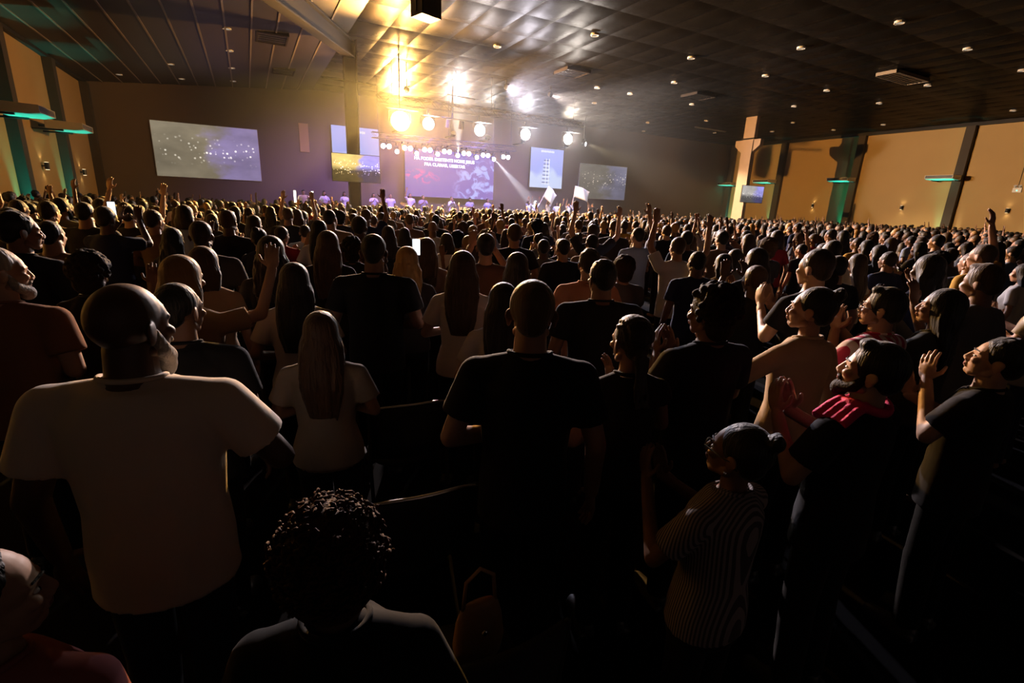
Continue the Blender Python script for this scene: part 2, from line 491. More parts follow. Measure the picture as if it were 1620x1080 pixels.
# ------------------------------------------------------------------ ceiling downlights (off: lens emission stands in for glints of stage light)
DLG = emit('downlight_painted_glint', (1.0, 0.86, 0.66), 0.42)
DLR = pbr('downlight_ring', (0.6, 0.56, 0.5), 0.4)
rm = MB()
for a0 in range(16):
    t0, t1 = 2*math.pi*a0/16, 2*math.pi*(a0+1)/16
    for ro, ri, z in ((0.15, 0.115, -0.015),):
        rm.add([(ro*math.cos(t0), ro*math.sin(t0), z), (ro*math.cos(t1), ro*math.sin(t1), z), (ri*math.cos(t1), ri*math.sin(t1), z), (ri*math.cos(t0), ri*math.sin(t0), z),
                (ro*math.cos(t0), ro*math.sin(t0), 0.05), (ro*math.cos(t1), ro*math.sin(t1), 0.05), (ri*math.cos(t1), ri*math.sin(t1), 0.05), (ri*math.cos(t0), ri*math.sin(t0), 0.05)],
               [(0,3,2,1),(0,1,5,4),(2,3,7,6)])
ring_me = rm.mesh('trim_ring', True); ring_me.materials.append(DLR)
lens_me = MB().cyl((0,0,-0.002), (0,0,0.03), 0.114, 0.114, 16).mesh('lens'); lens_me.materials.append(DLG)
ORD = ('first', 'second', 'third', 'fourth', 'fifth', 'sixth', 'seventh', 'eighth', 'ninth', 'tenth', 'eleventh', 'twelfth', 'thirteenth', 'fourteenth', 'fifteenth', 'sixteenth', 'seventeenth', 'eighteenth', 'nineteenth', 'twentieth')
DL = [(-0.1, 22.5), (-0.1, 25.7), (-2.5, 28.9), (-4.9, 31.8), (-0.1, 29.0), (2.2, 29.0), (-2.4, 32.2), (-0.1, 32.2),
      (9.3, 19.7), (16.4, 16.4), (18.8, 19.7), (18.8, 22.9), (23.3, 22.8), (28.1, 26.0), (21.0, 16.4), (18.6, 13.2), (25.6, 16.4),
      (18.6, 10.0), (30.3, 16.4), (27.9, 19.6), (32.6, 22.8), (37.2, 19.6), (27.9, 13.2), (23.2, 10.0), (27.9, 10.0), (37.1, 13.2),
      (25.8, 29.2), (28.3, 32.4), (37.2, 22.8), (11.6, 16.4), (16.6, 22.9), (18.8, 26.1), (32.6, 29.2), (35.0, 26.0)]
cnt = {}
for (x, y) in sorted(DL, key=lambda q: (-round(q[1] / 3.2), q[0])):
    z = zc(x) - (0.05 if x > 4 else 0.01)
    e = empty('ceiling_downlight', (x, y, z))
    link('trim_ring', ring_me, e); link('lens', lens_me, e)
    side = 'strip ceiling of the side aisle' if x < 4 else ('quilted ceiling near the stage' if y > 21 else 'dark quilted ceiling over the right')
    cnt[side] = cnt.get(side, -1) + 1
    tag(e, 'round downlight in the %s, %s counted away from the stage' % (side, ORD[cnt[side]]), 'downlight', 'downlights in the ' + side)

# dark ceiling cassettes
for (x, y, z, wx, wy, label) in ((1.4, 23.17, 7.72, 0.55, 0.75, 'dark square ceiling vent in the strip ceiling, upper of two'),
                          (2.13, 29.06, 7.79, 0.5, 0.65, 'dark square ceiling vent in the strip ceiling, lower of two by a downlight'),
                          (13.77, 21.06, 7.9, 0.62, 0.62, 'dark lifted vent panel in the quilted ceiling beside the light streaks'),
                          (21.81, 20.97, 7.9, 0.7, 0.62, 'thin dark vent panel in the ceiling above the concrete pillar'),
                          (25.5, 13.11, 7.9, 1.3, 0.45, 'long pale vent panel in the dark ceiling over the right side')):
    e = empty('ceiling_vent', (x, y, z))
    fr = MB()
    for (a, b, c, d) in ((-wx, wx, -wy, -wy + .06), (-wx, wx, wy - .06, wy), (-wx, -wx + .06, -wy, wy), (wx - .06, wx, -wy, wy)):
        fr.box(a, b, c, d, -0.03, 0.1)
    fr.build('frame', STEEL if x < 25 else BATTEN, e)
    MB().box(-wx + .06, wx - .06, -wy + .06, wy - .06, 0.0, 0.06).build('plate', BLACKM if x < 25 else BATTEN, e)
    for k in range(5):
        yy = -wy + .06 + (2*wy - .12) * (k + 0.5) / 5
        MB().box(-wx + .06, wx - .06, yy - 0.02, yy + 0.02, -0.02, 0.0).build('blade', BLACKM if x < 25 else BATTEN, e)
    tag(e, label, 'ceiling vent')
tag(MB().box(29.2, 32.4, 27.9, 28.05, 7.86, 7.93).build('ceiling_lightbar', pbr('pale_bar', (0.8, 0.75, 0.62), 0.4)), 'slim pale bar on the ceiling left of the concrete pillar', 'ceiling bar')

# speaker hung from the ceiling near the camera
e = empty('hanging_speaker', (4.95, 15.25, 6.95), R(18))
MB().box(-0.33, 0.33, -0.27, 0.27, 0, 0.62).build('cabinet', BLACK, e)
MB().box(-0.30, 0.30, -0.30, -0.27, 0.03, 0.59).build('grille', BLACKM, e)
for sx in (-0.36, 0.34):
    MB().box(sx, sx + 0.02, -0.03, 0.03, 0.1, 0.95).build('yoke_arm', BLACKM, e)
MB().cyl((0, 0, 0.62), (0, 0, 1.05), 0.03).build('drop_pole', BLACKM, e)
tag(e, 'black loudspeaker box hung from the ceiling at the top photo edge', 'speaker')
# ================================================================== SCREENS AND STAGE
def video(name, cl, cr, strength, seed, horizon=0.55, dots=1.0, floor=0.45):
    """a camera picture of the lit crowd: hazy light above, a band of lit heads, dark people below"""
    m, nt, out = mat_new(name)
    L = nt.links.new
    tc = N(nt, 'ShaderNodeTexCoord'); sp = N(nt, 'ShaderNodeSeparateXYZ'); L(tc.outputs['Generated'], sp.inputs[0])
    x, z = sp.outputs['X'], sp.outputs['Z']
    cb = N(nt, 'ShaderNodeCombineXYZ'); L(x, cb.inputs['X']); L(z, cb.inputs['Y']); cb.inputs['Z'].default_value = seed
    nz = N(nt, 'ShaderNodeTexNoise', Scale=3.5, Detail=3.0); L(cb.outputs[0], nz.inputs['Vector'])
    ax = N(nt, 'ShaderNodeMath', operation='MULTIPLY_ADD'); L(nz.outputs['Fac'], ax.inputs[0]); ax.inputs[1].default_value = 0.7; L(x, ax.inputs[2])
    st = N(nt, 'ShaderNodeMapRange'); L(ax.outputs[0], st.inputs['Value']); st.inputs['From Min'].default_value = 0.85; st.inputs['From Max'].default_value = 1.05
    mix = N(nt, 'ShaderNodeMix', data_type='RGBA'); L(st.outputs[0], mix.inputs['Factor'])
    mix.inputs['A'].default_value = (*cl, 1); mix.inputs['B'].default_value = (*cr, 1)
    # vertical falloff: bright band at the horizon
    vz = N(nt, 'ShaderNodeMapRange'); L(z, vz.inputs['Value']); vz.inputs['From Min'].default_value = horizon - 0.12; vz.inputs['From Max'].default_value = horizon + 0.06
    vz.inputs['To Min'].default_value = floor; vz.inputs['To Max'].default_value = 1.0
    band = N(nt, 'ShaderNodeMath', operation='SUBTRACT'); L(z, band.inputs[0]); band.inputs[1].default_value = horizon
    ab = N(nt, 'ShaderNodeMath', operation='ABSOLUTE'); L(band.outputs[0], ab.inputs[0])
    bm = N(nt, 'ShaderNodeMapRange'); L(ab.outputs[0], bm.inputs['Value']); bm.inputs['From Max'].default_value = 0.3; bm.inputs['To Min'].default_value = 1.0; bm.inputs['To Max'].default_value = 0.0
    mp = N(nt, 'ShaderNodeMapping'); mp.inputs['Scale'].default_value = (26, 15, 1); L(cb.outputs[0], mp.inputs['Vector'])
    vo = N(nt, 'ShaderNodeTexVoronoi', Scale=1.0); L(mp.outputs[0], vo.inputs['Vector'])
    dt = N(nt, 'ShaderNodeMapRange'); L(vo.outputs['Distance'], dt.inputs['Value']); dt.inputs['From Min'].default_value = 0.10; dt.inputs['From Max'].default_value = 0.36
    dt.inputs['To Min'].default_value = 1.0; dt.inputs['To Max'].default_value = 0.0
    vsx = N(nt, 'ShaderNodeSeparateColor'); L(vo.outputs['Color'], vsx.inputs[0])
    gt = N(nt, 'ShaderNodeMath', operation='GREATER_THAN'); L(vsx.outputs[0], gt.inputs[0]); gt.inputs[1].default_value = 0.4
    d1 = N(nt, 'ShaderNodeMath', operation='MULTIPLY'); L(dt.outputs[0], d1.inputs[0]); L(bm.outputs[0], d1.inputs[1])
    d2 = N(nt, 'ShaderNodeMath', operation='MULTIPLY'); L(d1.outputs[0], d2.inputs[0]); L(gt.outputs[0], d2.inputs[1])
    tot = N(nt, 'ShaderNodeMath', operation='MULTIPLY_ADD'); L(d2.outputs[0], tot.inputs[0]); tot.inputs[1].default_value = dots * 1.6; L(vz.outputs[0], tot.inputs[2])
    nv = N(nt, 'ShaderNodeMapRange'); L(nz.outputs['Fac'], nv.inputs['Value']); nv.inputs['To Min'].default_value = 0.45; nv.inputs['To Max'].default_value = 1.45
    wmix = N(nt, 'ShaderNodeMix', data_type='RGBA'); L(d2.outputs[0], wmix.inputs['Factor']); L(mix.outputs['Result'], wmix.inputs['A']); wmix.inputs['B'].default_value = (1.0, 0.92, 0.78, 1)
    t2 = N(nt, 'ShaderNodeMath', operation='MULTIPLY'); L(tot.outputs[0], t2.inputs[0]); L(nv.outputs[0], t2.inputs[1])
    t3 = N(nt, 'ShaderNodeMath', operation='MULTIPLY'); L(t2.outputs[0], t3.inputs[0]); t3.inputs[1].default_value = strength
    e = N(nt, 'ShaderNodeEmission'); L(wmix.outputs['Result'], e.inputs['Color']); L(t3.outputs[0], e.inputs['Strength'])
    L(e.outputs[0], out.inputs['Surface'])
    return m

def panel(name, x0, x1, y, z0, z1, mat, label, cat, depth=0.08, frame=None):
    e = empty(name, ((x0 + x1) / 2, y, z0))
    w = (x1 - x0) / 2
    MB().box(-w, w, 0.0, depth, 0, z1 - z0).build('casing', frame or BLACK, e)
    if y + depth < 33.85:
        MB().box(-0.3, 0.3, depth, 33.895 - y, (z1 - z0) * .4, (z1 - z0) * .6).build('wall_mount', BLACKM, e)
    MB().box(-w + 0.02, w - 0.02, -0.012, -0.001, 0.02, z1 - z0 - 0.02).build('picture', mat, e)
    tag(e, label, cat)
    return e

panel('projection_screen', -4.22, 0.87, 33.81, 2.67, 5.5, video('side_video_gold', (0.30, 0.25, 0.17), (0.33, 0.26, 0.50), 0.85, 3.0, 0.52, 0.9, 0.85),
      'large projection screen with a hazy crowd picture on the brown wall, left of the stage', 'projection screen', frame=WHITE)
panel('projection_screen', 23.45, 28.2, 33.81, 2.68, 5.32, video('side_video_dim', (0.16, 0.15, 0.13), (0.20, 0.20, 0.30), 0.85, 7.0, 0.55, 0.4, 0.8),
      'dim projection screen with a faint crowd picture, right of the stage beside the blue banner', 'projection screen', frame=WHITE)

def banner_mat(name, seed, tower):
    m, nt, out = mat_new(name); L = nt.links.new
    tc = N(nt, 'ShaderNodeTexCoord'); sp = N(nt, 'ShaderNodeSeparateXYZ'); L(tc.outputs['Generated'], sp.inputs[0])
    x, z = sp.outputs['X'], sp.outputs['Z']
    cb = N(nt, 'ShaderNodeCombineXYZ'); L(x, cb.inputs['X']); L(z, cb.inputs['Y']); cb.inputs['Z'].default_value = seed
    nz = N(nt, 'ShaderNodeTexNoise', Scale=1.6, Detail=2.0); L(cb.outputs[0], nz.inputs['Vector'])
    g = N(nt, 'ShaderNodeMath', operation='SUBTRACT'); L(nz.outputs['Fac'], g.inputs[0]); L(z, g.inputs[1])
    g2 = N(nt, 'ShaderNodeMapRange'); L(g.outputs[0], g2.inputs['Value']); g2.inputs['From Min'].default_value = 0.08; g2.inputs['From Max'].default_value = 0.22
    mix = N(nt, 'ShaderNodeMix', data_type='RGBA'); L(g2.outputs[0], mix.inputs['Factor'])
    mix.inputs['A'].default_value = (0.36, 0.43, 0.96, 1); mix.inputs['B'].default_value = (0.60, 0.70, 1.0, 1)
    col = mix.outputs['Result']
    e = N(nt, 'ShaderNodeEmission', Strength=0.92); L(col, e.inputs['Color']); L(e.outputs[0], out.inputs['Surface'])
    return m
PRINTW = emit('banner_white_print', (0.82, 0.88, 1.0), 0.95)
PRINTD = emit('banner_blue_print', (0.22, 0.27, 0.62), 0.8)
ban_r = panel('led_banner', 18.73, 21.6, 33.4, 3.26, 6.08, banner_mat('blue_sky_picture', 2.0, True),
      'tall blue LED banner with a white lattice tower, right of the stage', 'LED screen')
ban_l = panel('led_banner', 4.85, 7.72, 33.4, 3.26, 6.16, banner_mat('lilac_sky_picture', 5.0, False),
      'pale lilac LED banner behind the steel pillar, above the pillar screen', 'LED screen')
for b_ in (ban_r, ban_l):
    y0, y1 = -0.02, -0.0125
    t = MB()                                              # title strokes and the lattice tower of the picture
    for k in range(11):
        t.box(-0.55 + k * 0.105, -0.55 + k * 0.105 + 0.07, y0, y1, 2.52 + 0.01 * (k % 3), 2.66 + 0.015 * (k % 2))
    tag(t.build('title_print', PRINTW, b_), kind='stuff')
    t = MB(); d = MB()
    for k in range(7):
        z = 0.3 + k * 0.26
        w = 0.42 - 0.02 * k
        t.box(-w, w * 0.8, y0, y1, z, z + 0.035)
        d.box(-w * 0.9, w * 0.6, y0 + 0.004, y1, z + 0.07, z + 0.15)
    for xx in (-0.1, 0.16):
        t.box(xx, xx + 0.06, y0, y1, 0.25, 2.1)
    tag(t.build('tower_print', PRINTW, b_), kind='stuff'); tag(d.build('tower_shade_print', PRINTD, b_), kind='stuff')

# centre LED wall with the lyrics
def led_mat():
    m, nt, out = mat_new('violet_stage_picture'); L = nt.links.new
    tc = N(nt, 'ShaderNodeTexCoord'); sp = N(nt, 'ShaderNodeSeparateXYZ'); L(tc.outputs['Generated'], sp.inputs[0])
    x, z = sp.outputs['X'], sp.outputs['Z']
    cb = N(nt, 'ShaderNodeCombineXYZ'); L(x, cb.inputs['X']); L(z, cb.inputs['Y'])
    mp = N(nt, 'ShaderNodeMapping'); mp.inputs['Scale'].default_value = (7, 3.4, 1); L(cb.outputs[0], mp.inputs['Vector'])
    nz = N(nt, 'ShaderNodeTexNoise', Scale=1.5, Detail=4.0, Distortion=1.2); L(mp.outputs[0], nz.inputs['Vector'])
    sh = N(nt, 'ShaderNodeMapRange'); L(nz.outputs['Fac'], sh.inputs['Value']); sh.inputs['From Min'].default_value = 0.50; sh.inputs['From Max'].default_value = 0.62
    xr = N(nt, 'ShaderNodeMapRange'); L(x, xr.inputs['Value']); xr.inputs['From Min'].default_value = 0.50; xr.inputs['From Max'].default_value = 0.66
    zr = N(nt, 'ShaderNodeMapRange'); L(z, zr.inputs['Value']); zr.inputs['From Min'].default_value = 0.95; zr.inputs['From Max'].default_value = 0.7
    a = N(nt, 'ShaderNodeMath', operation='MULTIPLY'); L(sh.outputs[0], a.inputs[0]); L(xr.outputs[0], a.inputs[1])
    a2 = N(nt, 'ShaderNodeMath', operation='MULTIPLY'); L(a.outputs[0], a2.inputs[0]); L(zr.outputs[0], a2.inputs[1])
    mix = N(nt, 'ShaderNodeMix', data_type='RGBA'); L(a2.outputs[0], mix.inputs['Factor'])
    mix.inputs['A'].default_value = (0.20, 0.14, 0.55, 1); mix.inputs['B'].default_value = (0.40, 0.46, 1.0, 1)
    # rose glow of the drum picture on the left
    vx = N(nt, 'ShaderNodeVectorMath', operation='SUBTRACT'); L(cb.outputs[0], vx.inputs[0]); vx.inputs[1].default_value = (0.12, 0.42, 0)
    vs = N(nt, 'ShaderNodeVectorMath', operation='MULTIPLY'); L(vx.outputs[0], vs.inputs[0]); vs.inputs[1].default_value = (3.6, 5.5, 1)
    ln = N(nt, 'ShaderNodeVectorMath', operation='LENGTH'); L(vs.outputs[0], ln.inputs[0])
    rg = N(nt, 'ShaderNodeMapRange'); L(ln.outputs['Value'], rg.inputs['Value']); rg.inputs['From Min'].default_value = 1.0; rg.inputs['From Max'].default_value = 0.0
    rn = N(nt, 'ShaderNodeMath', operation='MULTIPLY'); L(rg.outputs[0], rn.inputs[0]); L(sh.outputs[0], rn.inputs[1])
    mix2 = N(nt, 'ShaderNodeMix', data_type='RGBA'); L(rn.outputs[0], mix2.inputs['Factor']); L(mix.outputs['Result'], mix2.inputs['A']); mix2.inputs['B'].default_value = (1.0, 0.16, 0.5, 1)
    e = N(nt, 'ShaderNodeEmission', Strength=1.0); L(mix2.outputs['Result'], e.inputs['Color']); L(e.outputs[0], out.inputs['Surface'])
    return m
led = panel('led_wall', 9.3, 15.75, 33.3, 2.2, 5.25, led_mat(), 'wide violet LED wall with white lyrics behind the singers', 'LED screen')
def text_mesh(s, size):
    cu = bpy.data.curves.new('lyric_line', 'FONT'); cu.body = s; cu.size = size; cu.align_x = 'CENTER'; cu.extrude = 0.004; cu.offset = 0.006
    ob = bpy.data.objects.new('lyric_line', cu); COL.objects.link(ob)
    dg = bpy.context.evaluated_depsgraph_get(); dg.update()
    me = bpy.data.meshes.new_from_object(ob.evaluated_get(dg))
    bpy.data.objects.remove(ob); bpy.data.curves.remove(cu)
    return me
LYR = emit('lyric_white', (0.95, 0.97, 1.0), 2.2)
for s, size, dx, dz in (('H\u00c1 PODER EXISTENTE NOME JESUS', 0.27, -0.45, 2.36), ('PRA CLAMAR, LIBERTAR', 0.27, -0.45, 2.02)):
    t = link('lyric_line', text_mesh(s, size), led, LYR)
    t.rotation_euler = (R(90), 0, 0); t.location = (dx, -0.03, dz)

# pillar TVs
def tv(x0, x1, y, z0, z1, mat, label, back):
    e = empty('pillar_tv', ((x0 + x1) / 2, y, z0))
    w = (x1 - x0) / 2; h = z1 - z0
    MB().box(-w, w, 0.0, 0.06, 0, h).build('casing', BLACK, e)
    fr = MB()
    for (a, b, c, d) in ((-w, w, 0, .02), (-w, w, h - .02, h), (-w, -w + .02, .02, h - .02), (w - .02, w, .02, h - .02)):
        fr.box(a, b, -0.012, 0.0, c, d)
    fr.build('bezel', BLACKM, e)
    MB().box(-w + .02, w - .02, -0.006, -0.001, .02, h - .02).build('picture', mat, e)
    MB().box(-0.12, 0.12, 0.06, back, h * .4, h * .6).build('wall_bracket', BLACKM, e)
    tag(e, label, 'TV')
tv(3.15, 5.1, 22.02, 2.6, 3.7, video('pillar_video_gold', (1.0, 0.72, 0.24), (0.36, 0.34, 1.0), 1.0, 11.0, 0.52, 2.4, 0.10),
   'flat TV showing the golden and blue crowd on the dark steel pillar', 0.18)
tv(28.1, 30.2, 22.3, 2.72, 3.78, video('pillar_video_blue', (0.62, 0.58, 0.55), (0.45, 0.42, 1.0), 0.8, 15.0, 0.45, 0.9, 0.2),
   'small flat TV showing the crowd on the peach concrete pillar', 0.51)

# ------------------------------------------------------------------ stage platform
STAGE_Z = 0.55
st = empty('stage', (12.5, 30.1, 0))
MB().box(-11.5, 11.5, -3.5, 3.2, 0, STAGE_Z - 0.04).build('platform', BLACK, st)
for k in range(12):
    x0 = -11.5 + k * 23 / 12
    MB().box(x0 + .01, x0 + 23 / 12 - .01, -3.5, 3.2, STAGE_Z - 0.04, STAGE_Z).build('deck_board', pbr('stage_deck', (0.05, 0.045, 0.05), 0.4) if k == 0 else bpy.data.materials['stage_deck'], st)
tag(st, 'low black stage platform along the back wall under the lights', 'stage')

# light tubes beside the lone singer
TUBE = emit('tube_white', (1.0, 0.93, 0.72), 5.0)
for x, lb in ((2.24, 'upright white light tube on the stage edge, left of the lone singer'), (3.1, 'upright white light tube on the stage edge, right of the lone singer')):
    e = empty('light_tube', (x, 29.0, STAGE_Z))
    MB().cyl((0, 0, 0), (0, 0, 0.06), 0.16, 0.12, 16).build('base', BLACKM, e)
    MB().cyl((0, 0, 0.06), (0, 0, 0.5), 0.03).build('stem', BLACKM, e)
    MB().cyl((0, 0, 0.5), (0, 0, 1.66), 0.055).build('tube', TUBE, e)
    tag(e, lb, 'light')

# yellowish door-like strip on the wall left of the banner
tag(MB().box(3.1, 3.62, 33.82, 33.9, 4.5, 6.1).build('trim_3', WALL), kind='structure')

# ------------------------------------------------------------------ trusses
def truss(name, x0, x1, y, z, s, label, drops):
    e = empty(name, ((x0 + x1) / 2, y, z))
    h = (x1 - x0) / 2
    for a in (-s, s):
        for b in (-s, s):
            MB().cyl((-h, a, b), (h, a, b), 0.016, 0.016, 8).build('chord', BLACKM, e)
    br = MB(); n = int(2 * h / (2 * s))
    for k in range(n):
        xa, xb = -h + 2*h*k/n, -h + 2*h*(k+1)/n
        for a in (-s, s):
            br.cyl((xa, a, -s if k % 2 else s), (xb, a, s if k % 2 else -s), 0.007, 0.007, 5)
            br.cyl((xa, -s if k % 2 else s, a), (xb, s if k % 2 else -s, a), 0.007, 0.007, 5)
    tag(br.build('bracing', BLACKM, e), kind='stuff')
    MB().box(-h, h, -0.03, 0.03, -s - 0.035, -s - 0.02).build('mounting_rail', BLACKM, e)
    for d in drops:
        MB().cyl((d, 0, s), (d, 0, 8.05 - z), 0.012, 0.012, 6).build('hanging_cable', BLACKM, e)
    tag(e, label, 'lighting truss')
truss('lighting_truss', 5.6, 17.0, TRUSS_Y + 0.05, 6.35, 0.16, 'black lighting truss carrying the five bright blinders over the front rows', (-5, 0, 5))
truss('lighting_truss', 6.2, 14.9, 28.5, 5.25, 0.14, 'black lighting truss with the row of small paired lamps over the singers', (-4, 0, 4))
truss('lighting_truss', 7.4, 14.9, 30.1, 5.3, 0.14, 'rear black lighting truss close to the LED wall', (-3, 0, 3))

# blinder lamps
for (bx, bz, bc, bp), nm in zip(BLINDERS, ('big amber blinder lamp, the brightest, nearest the steel pillar', 'small white blinder lamp next to the amber one', 'white blinder lamp above the lyrics on the LED wall',
                          'white blinder lamp above the gap between LED wall and blue banner', 'white blinder lamp above the blue banner, last of the row')):
    e = empty('blinder_lamp', (bx, TRUSS_Y if bp < .5 else AMBER_Y, bz))
    s = 0.44 if bp > 0.5 else (0.30 if bp < 0.15 else 0.38)
    hs = MB(); hs.cyl((0, 0.12, 0), (0, -0.08, 0), s * 0.8, s, 24); hs.build('housing', BLACKM, e)
    MB().cyl((0, -0.085, 0), (0, -0.10, 0), s * 0.93, s * 0.93, 24).build('lens', emit('blinder_glow', tuple(c ** 0.5 for c in bc), 14.0 if bp < .5 else 22.0), e)
    MB().add([(sx * (s + (.2 if bp > .5 else .06)), yy_, zz + t_) for t_ in (0, .012) for yy_, zz in ((-.02, s + .03), (-.80, s * .85)) for sx in (-1, 1)], [(0,1,3,2),(4,6,7,5),(0,4,5,1),(1,5,7,3),(3,7,6,2),(2,6,4,0)]).build('added_flap', BLACKM, e)  # flap added above the lens to keep its light off the ceiling
    yk = MB(); yk.tube([(-s - .04, 0, 0), (-s - .04, 0, s * .9), (0, 0, s + .12), (s + .04, 0, s * .9), (s + .04, 0, 0)], 0.02); yk.build('yoke', BLACKM, e)
    MB().cyl((0, 0, s + .1), (0, 0, (6.15 if bp < .5 else 8.0) - bz), 0.03).build('clamp', BLACKM, e)
    tag(e, nm, 'stage light', 'blinder lamps on the front truss')

# spot cans added to house the extra row lights
for k, (x, tg, lb) in enumerate(((9.3, (2.5, 3.0), 'added spot can between the second and third blinder, under the ceiling'), (12.0, (9.0, 4.0), 'added spot can between the third and fourth blinder, under the ceiling'), (14.6, (22.0, 7.0), 'added spot can between the last two blinders, under the ceiling'), (6.9, (-3.2, 10.0), 'added spot can above the amber blinder, under the ceiling'))):
    e = empty('added_spot_can', (x, 24.2, 7.6 if x > 7 else 6.82), math.atan2(tg[1] - 24.2, tg[0] - x) + math.pi / 2)
    MB().cyl((0, 0.12, 0.03), (0, -0.02, -0.01), 0.11, 0.13, 16).build('housing', BLACKM, e)
    MB().box(-0.15, 0.15, 0.02, 0.06, 0.13, 0.16).build('yoke', BLACKM, e)
    MB().cyl((0, 0.04, 0.1), (0, 0.04, 0.36 if x > 7 else 1.14), 0.02).build('hanger', BLACKM, e)
    tag(e, lb, 'stage light', 'added spot cans over the front truss')

# moving heads
GLOWW = emit('lamp_white_violet', (0.92, 0.88, 1.0), 16.0)
GLOWP = emit('lamp_rose', (1.0, 0.72, 0.82), 10.0)
def mh_protos():
    r = {}
    r['base'] = MB().box(-.10, .10, -.09, .09, .20, .30).mesh('base')
    yk = MB(); yk.box(-.15, -.12, -.04, .04, -.05, .20); yk.box(.12, .15, -.04, .04, -.05, .20); yk.box(-.15, .15, -.04, .04, .17, .20)
    r['yoke'] = yk.mesh('yoke')
    hd = MB(); hd.cyl((0, .13, 0), (0, -.13, -.03), .09, .115, 16); r['head'] = hd.mesh('head', True)
    r['lens'] = MB().cyl((0, -.131, -.03), (0, -.14, -.031), .125, .125, 16).mesh('lens')
    return r
MH = mh_protos()
for k in ('base', 'yoke', 'head'): MH[k].materials.append(BLACKM)
MH['lens'].materials.append(GLOWW)
lens2 = MH['lens'].copy(); lens2.materials.clear(); lens2.materials.append(GLOWP)
def moving_head(x, y, z, rz, lens, label, group, top=5.06):
    e = empty('moving_head_lamp', (x, y, z), rz)
    MB().cyl((0, 0, 0.29), (0, 0, top - z), 0.03, 0.03, 8).build('clamp', BLACKM, e)
    for k in ('base', 'yoke', 'head'): link(k, MH[k], e)
    link('lens', lens, e)
    tag(e, label, 'stage light', group)
for k, x in enumerate((6.93, 8.1, 9.24, 10.4, 11.6, 12.83, 14.18)):
    for s_, w in ((-1, 'left'), (1, 'right')):
        moving_head(x + 0.16 * s_, 28.5, 4.755, 0, MH['lens'], '%s lamp of the %s pair from the steel pillar on the small lamp truss' % (w, ('first', 'second', 'third', 'fourth', 'fifth', 'sixth', 'seventh')[k]), 'paired moving heads over the singers')
for x, z, l_, lb in ((7.94, 4.67, lens2, 'rose lamp hung low between the first and second lamp pairs'), (9.11, 4.66, lens2, 'rose lamp sending a thin beam down beside the lyrics'),
                 (10.4, 4.72, MH['lens'], 'lamp hung low under the fourth lamp pair above the lyrics'), (11.69, 4.75, MH['lens'], 'lamp sending the broad white beam up to the ceiling'),
                 (12.96, 4.74, MH['lens'], 'lamp hung low under the sixth lamp pair'), (14.14, 4.72, MH['lens'], 'lamp sending a slanting white beam down to the white dancers')):
    moving_head(x, 30.1, z, 0, l_, lb, 'single moving heads on the rear truss', 5.12)
moving_head(21.06, 30.1, 6.23, R(40), MH['lens'], 'amber lamp under the ceiling right of the blue banner', None, 8.0)
for (ux, uc, up), lb in zip(UP, ('added amber uplight on the back wall above the lilac banner', 'added white uplight on the back wall above the lyrics', 'added white uplight on the back wall at the LED wall end', 'added cool uplight on the back wall left of the blue banner', 'added warm uplight on the back wall right of the blue banner')):
    e = empty('added_wall_uplight', (ux, 33.9, 6.2))  # housing added to go with the ceiling glare lamps
    MB().box(-.12, .12, -1.2, 0, -.06, -.02).build('arm', BLACKM, e)
    MB().cyl((0, -1.25, -.02), (0, -1.38, .12), .16, .2, 16).build('housing', BLACKM, e)
    tag(e, lb, 'stage light', 'added uplights along the back wall')

# rig hung in front of the ceiling glare
e = empty('lighting_rig', (10.2, 27.0, 7.99))
MB().cyl((0, 0, 0), (0, 0, -1.7), 0.05).build('drop_pole', BLACKM, e)
for z, a, b in ((-0.55, -0.3, 1.3), (-1.05, -0.9, 1.0), (-1.68, -0.6, 1.2)):
    MB().cyl((a, 0, z), (b, 0, z - 0.05), 0.035).build('cross_bar', BLACKM, e)
for x in (-0.2, 0.55):
    h = MB(); h.cyl((x, 0, -1.75), (x, 0.12, -2.15), 0.13, 0.16, 14); h.build('par_can', BLACKM, e)
tag(e, 'dark lamp rig hung from the ceiling beside the amber glare', 'lighting rig')

# ------------------------------------------------------------------ instruments
CYAN = pbr('drum_shell', (0.25, 0.45, 0.55), 0.25); SKINW = pbr('drum_skin', (0.8, 0.8, 0.8), 0.5); BRASS = pbr('cymbal', (0.7, 0.5, 0.2), 0.25, metal=1.0)
e = empty('drum_kit', (7.35, 28.6, STAGE_Z))
for (x, y, z, r, d, ax, nm) in ((0, 0, .30, .28, .40, (0,1,0), 'bass_drum'), (-.2, .05, .78, .15, .2, (0,.25,1), 'tom'), (.2, .05, .78, .15, .2, (0,.25,1), 'tom'), (.48, .3, .5, .2, .35, (0,0,1), 'floor_tom'), (-.45, .3, .6, .17, .14, (0,0,1), 'snare')):
    c = Vector((x, y, z)); a = Vector(ax).normalized() * d / 2
    o = MB().cyl(c - a, c + a, r, r, 20).build(nm, CYAN, e)
    MB().cyl(c - a * 1.02, c - a * 1.0, r * .95, r * .95, 20).build('drum_head', SKINW, o)
for x, y, z in ((-.6, .1, 1.15), (.62, .15, 1.2)):
    o = MB().cyl((x, y, 0), (x, y, z), .015).build('cymbal_stand', CHROME, e)
    MB().cyl((x, y, z), (x, y - .02, z + .03), .22, .02, 20).build('cymbal', BRASS, o)
tag(e, 'pale blue drum kit on the stage right of the steel pillar', 'drum kit')
e = empty('keyboard', (5.9, 28.2, STAGE_Z))
MB().box(-.65, .65, -.17, .17, .92, 1.02).build('body', WHITE, e)
for k in range(20): MB().box(-.62 + k*.062, -.62 + k*.062 + .056, .0, .15, 1.02, 1.03).build('key', WHITE, e)
for s_ in (-1, 1):
    MB().cyl((-.5*s_, 0.02*s_, 0.02), (.5*s_, 0.02*s_, .92), .02).build('stand_leg', BLACKM, e)
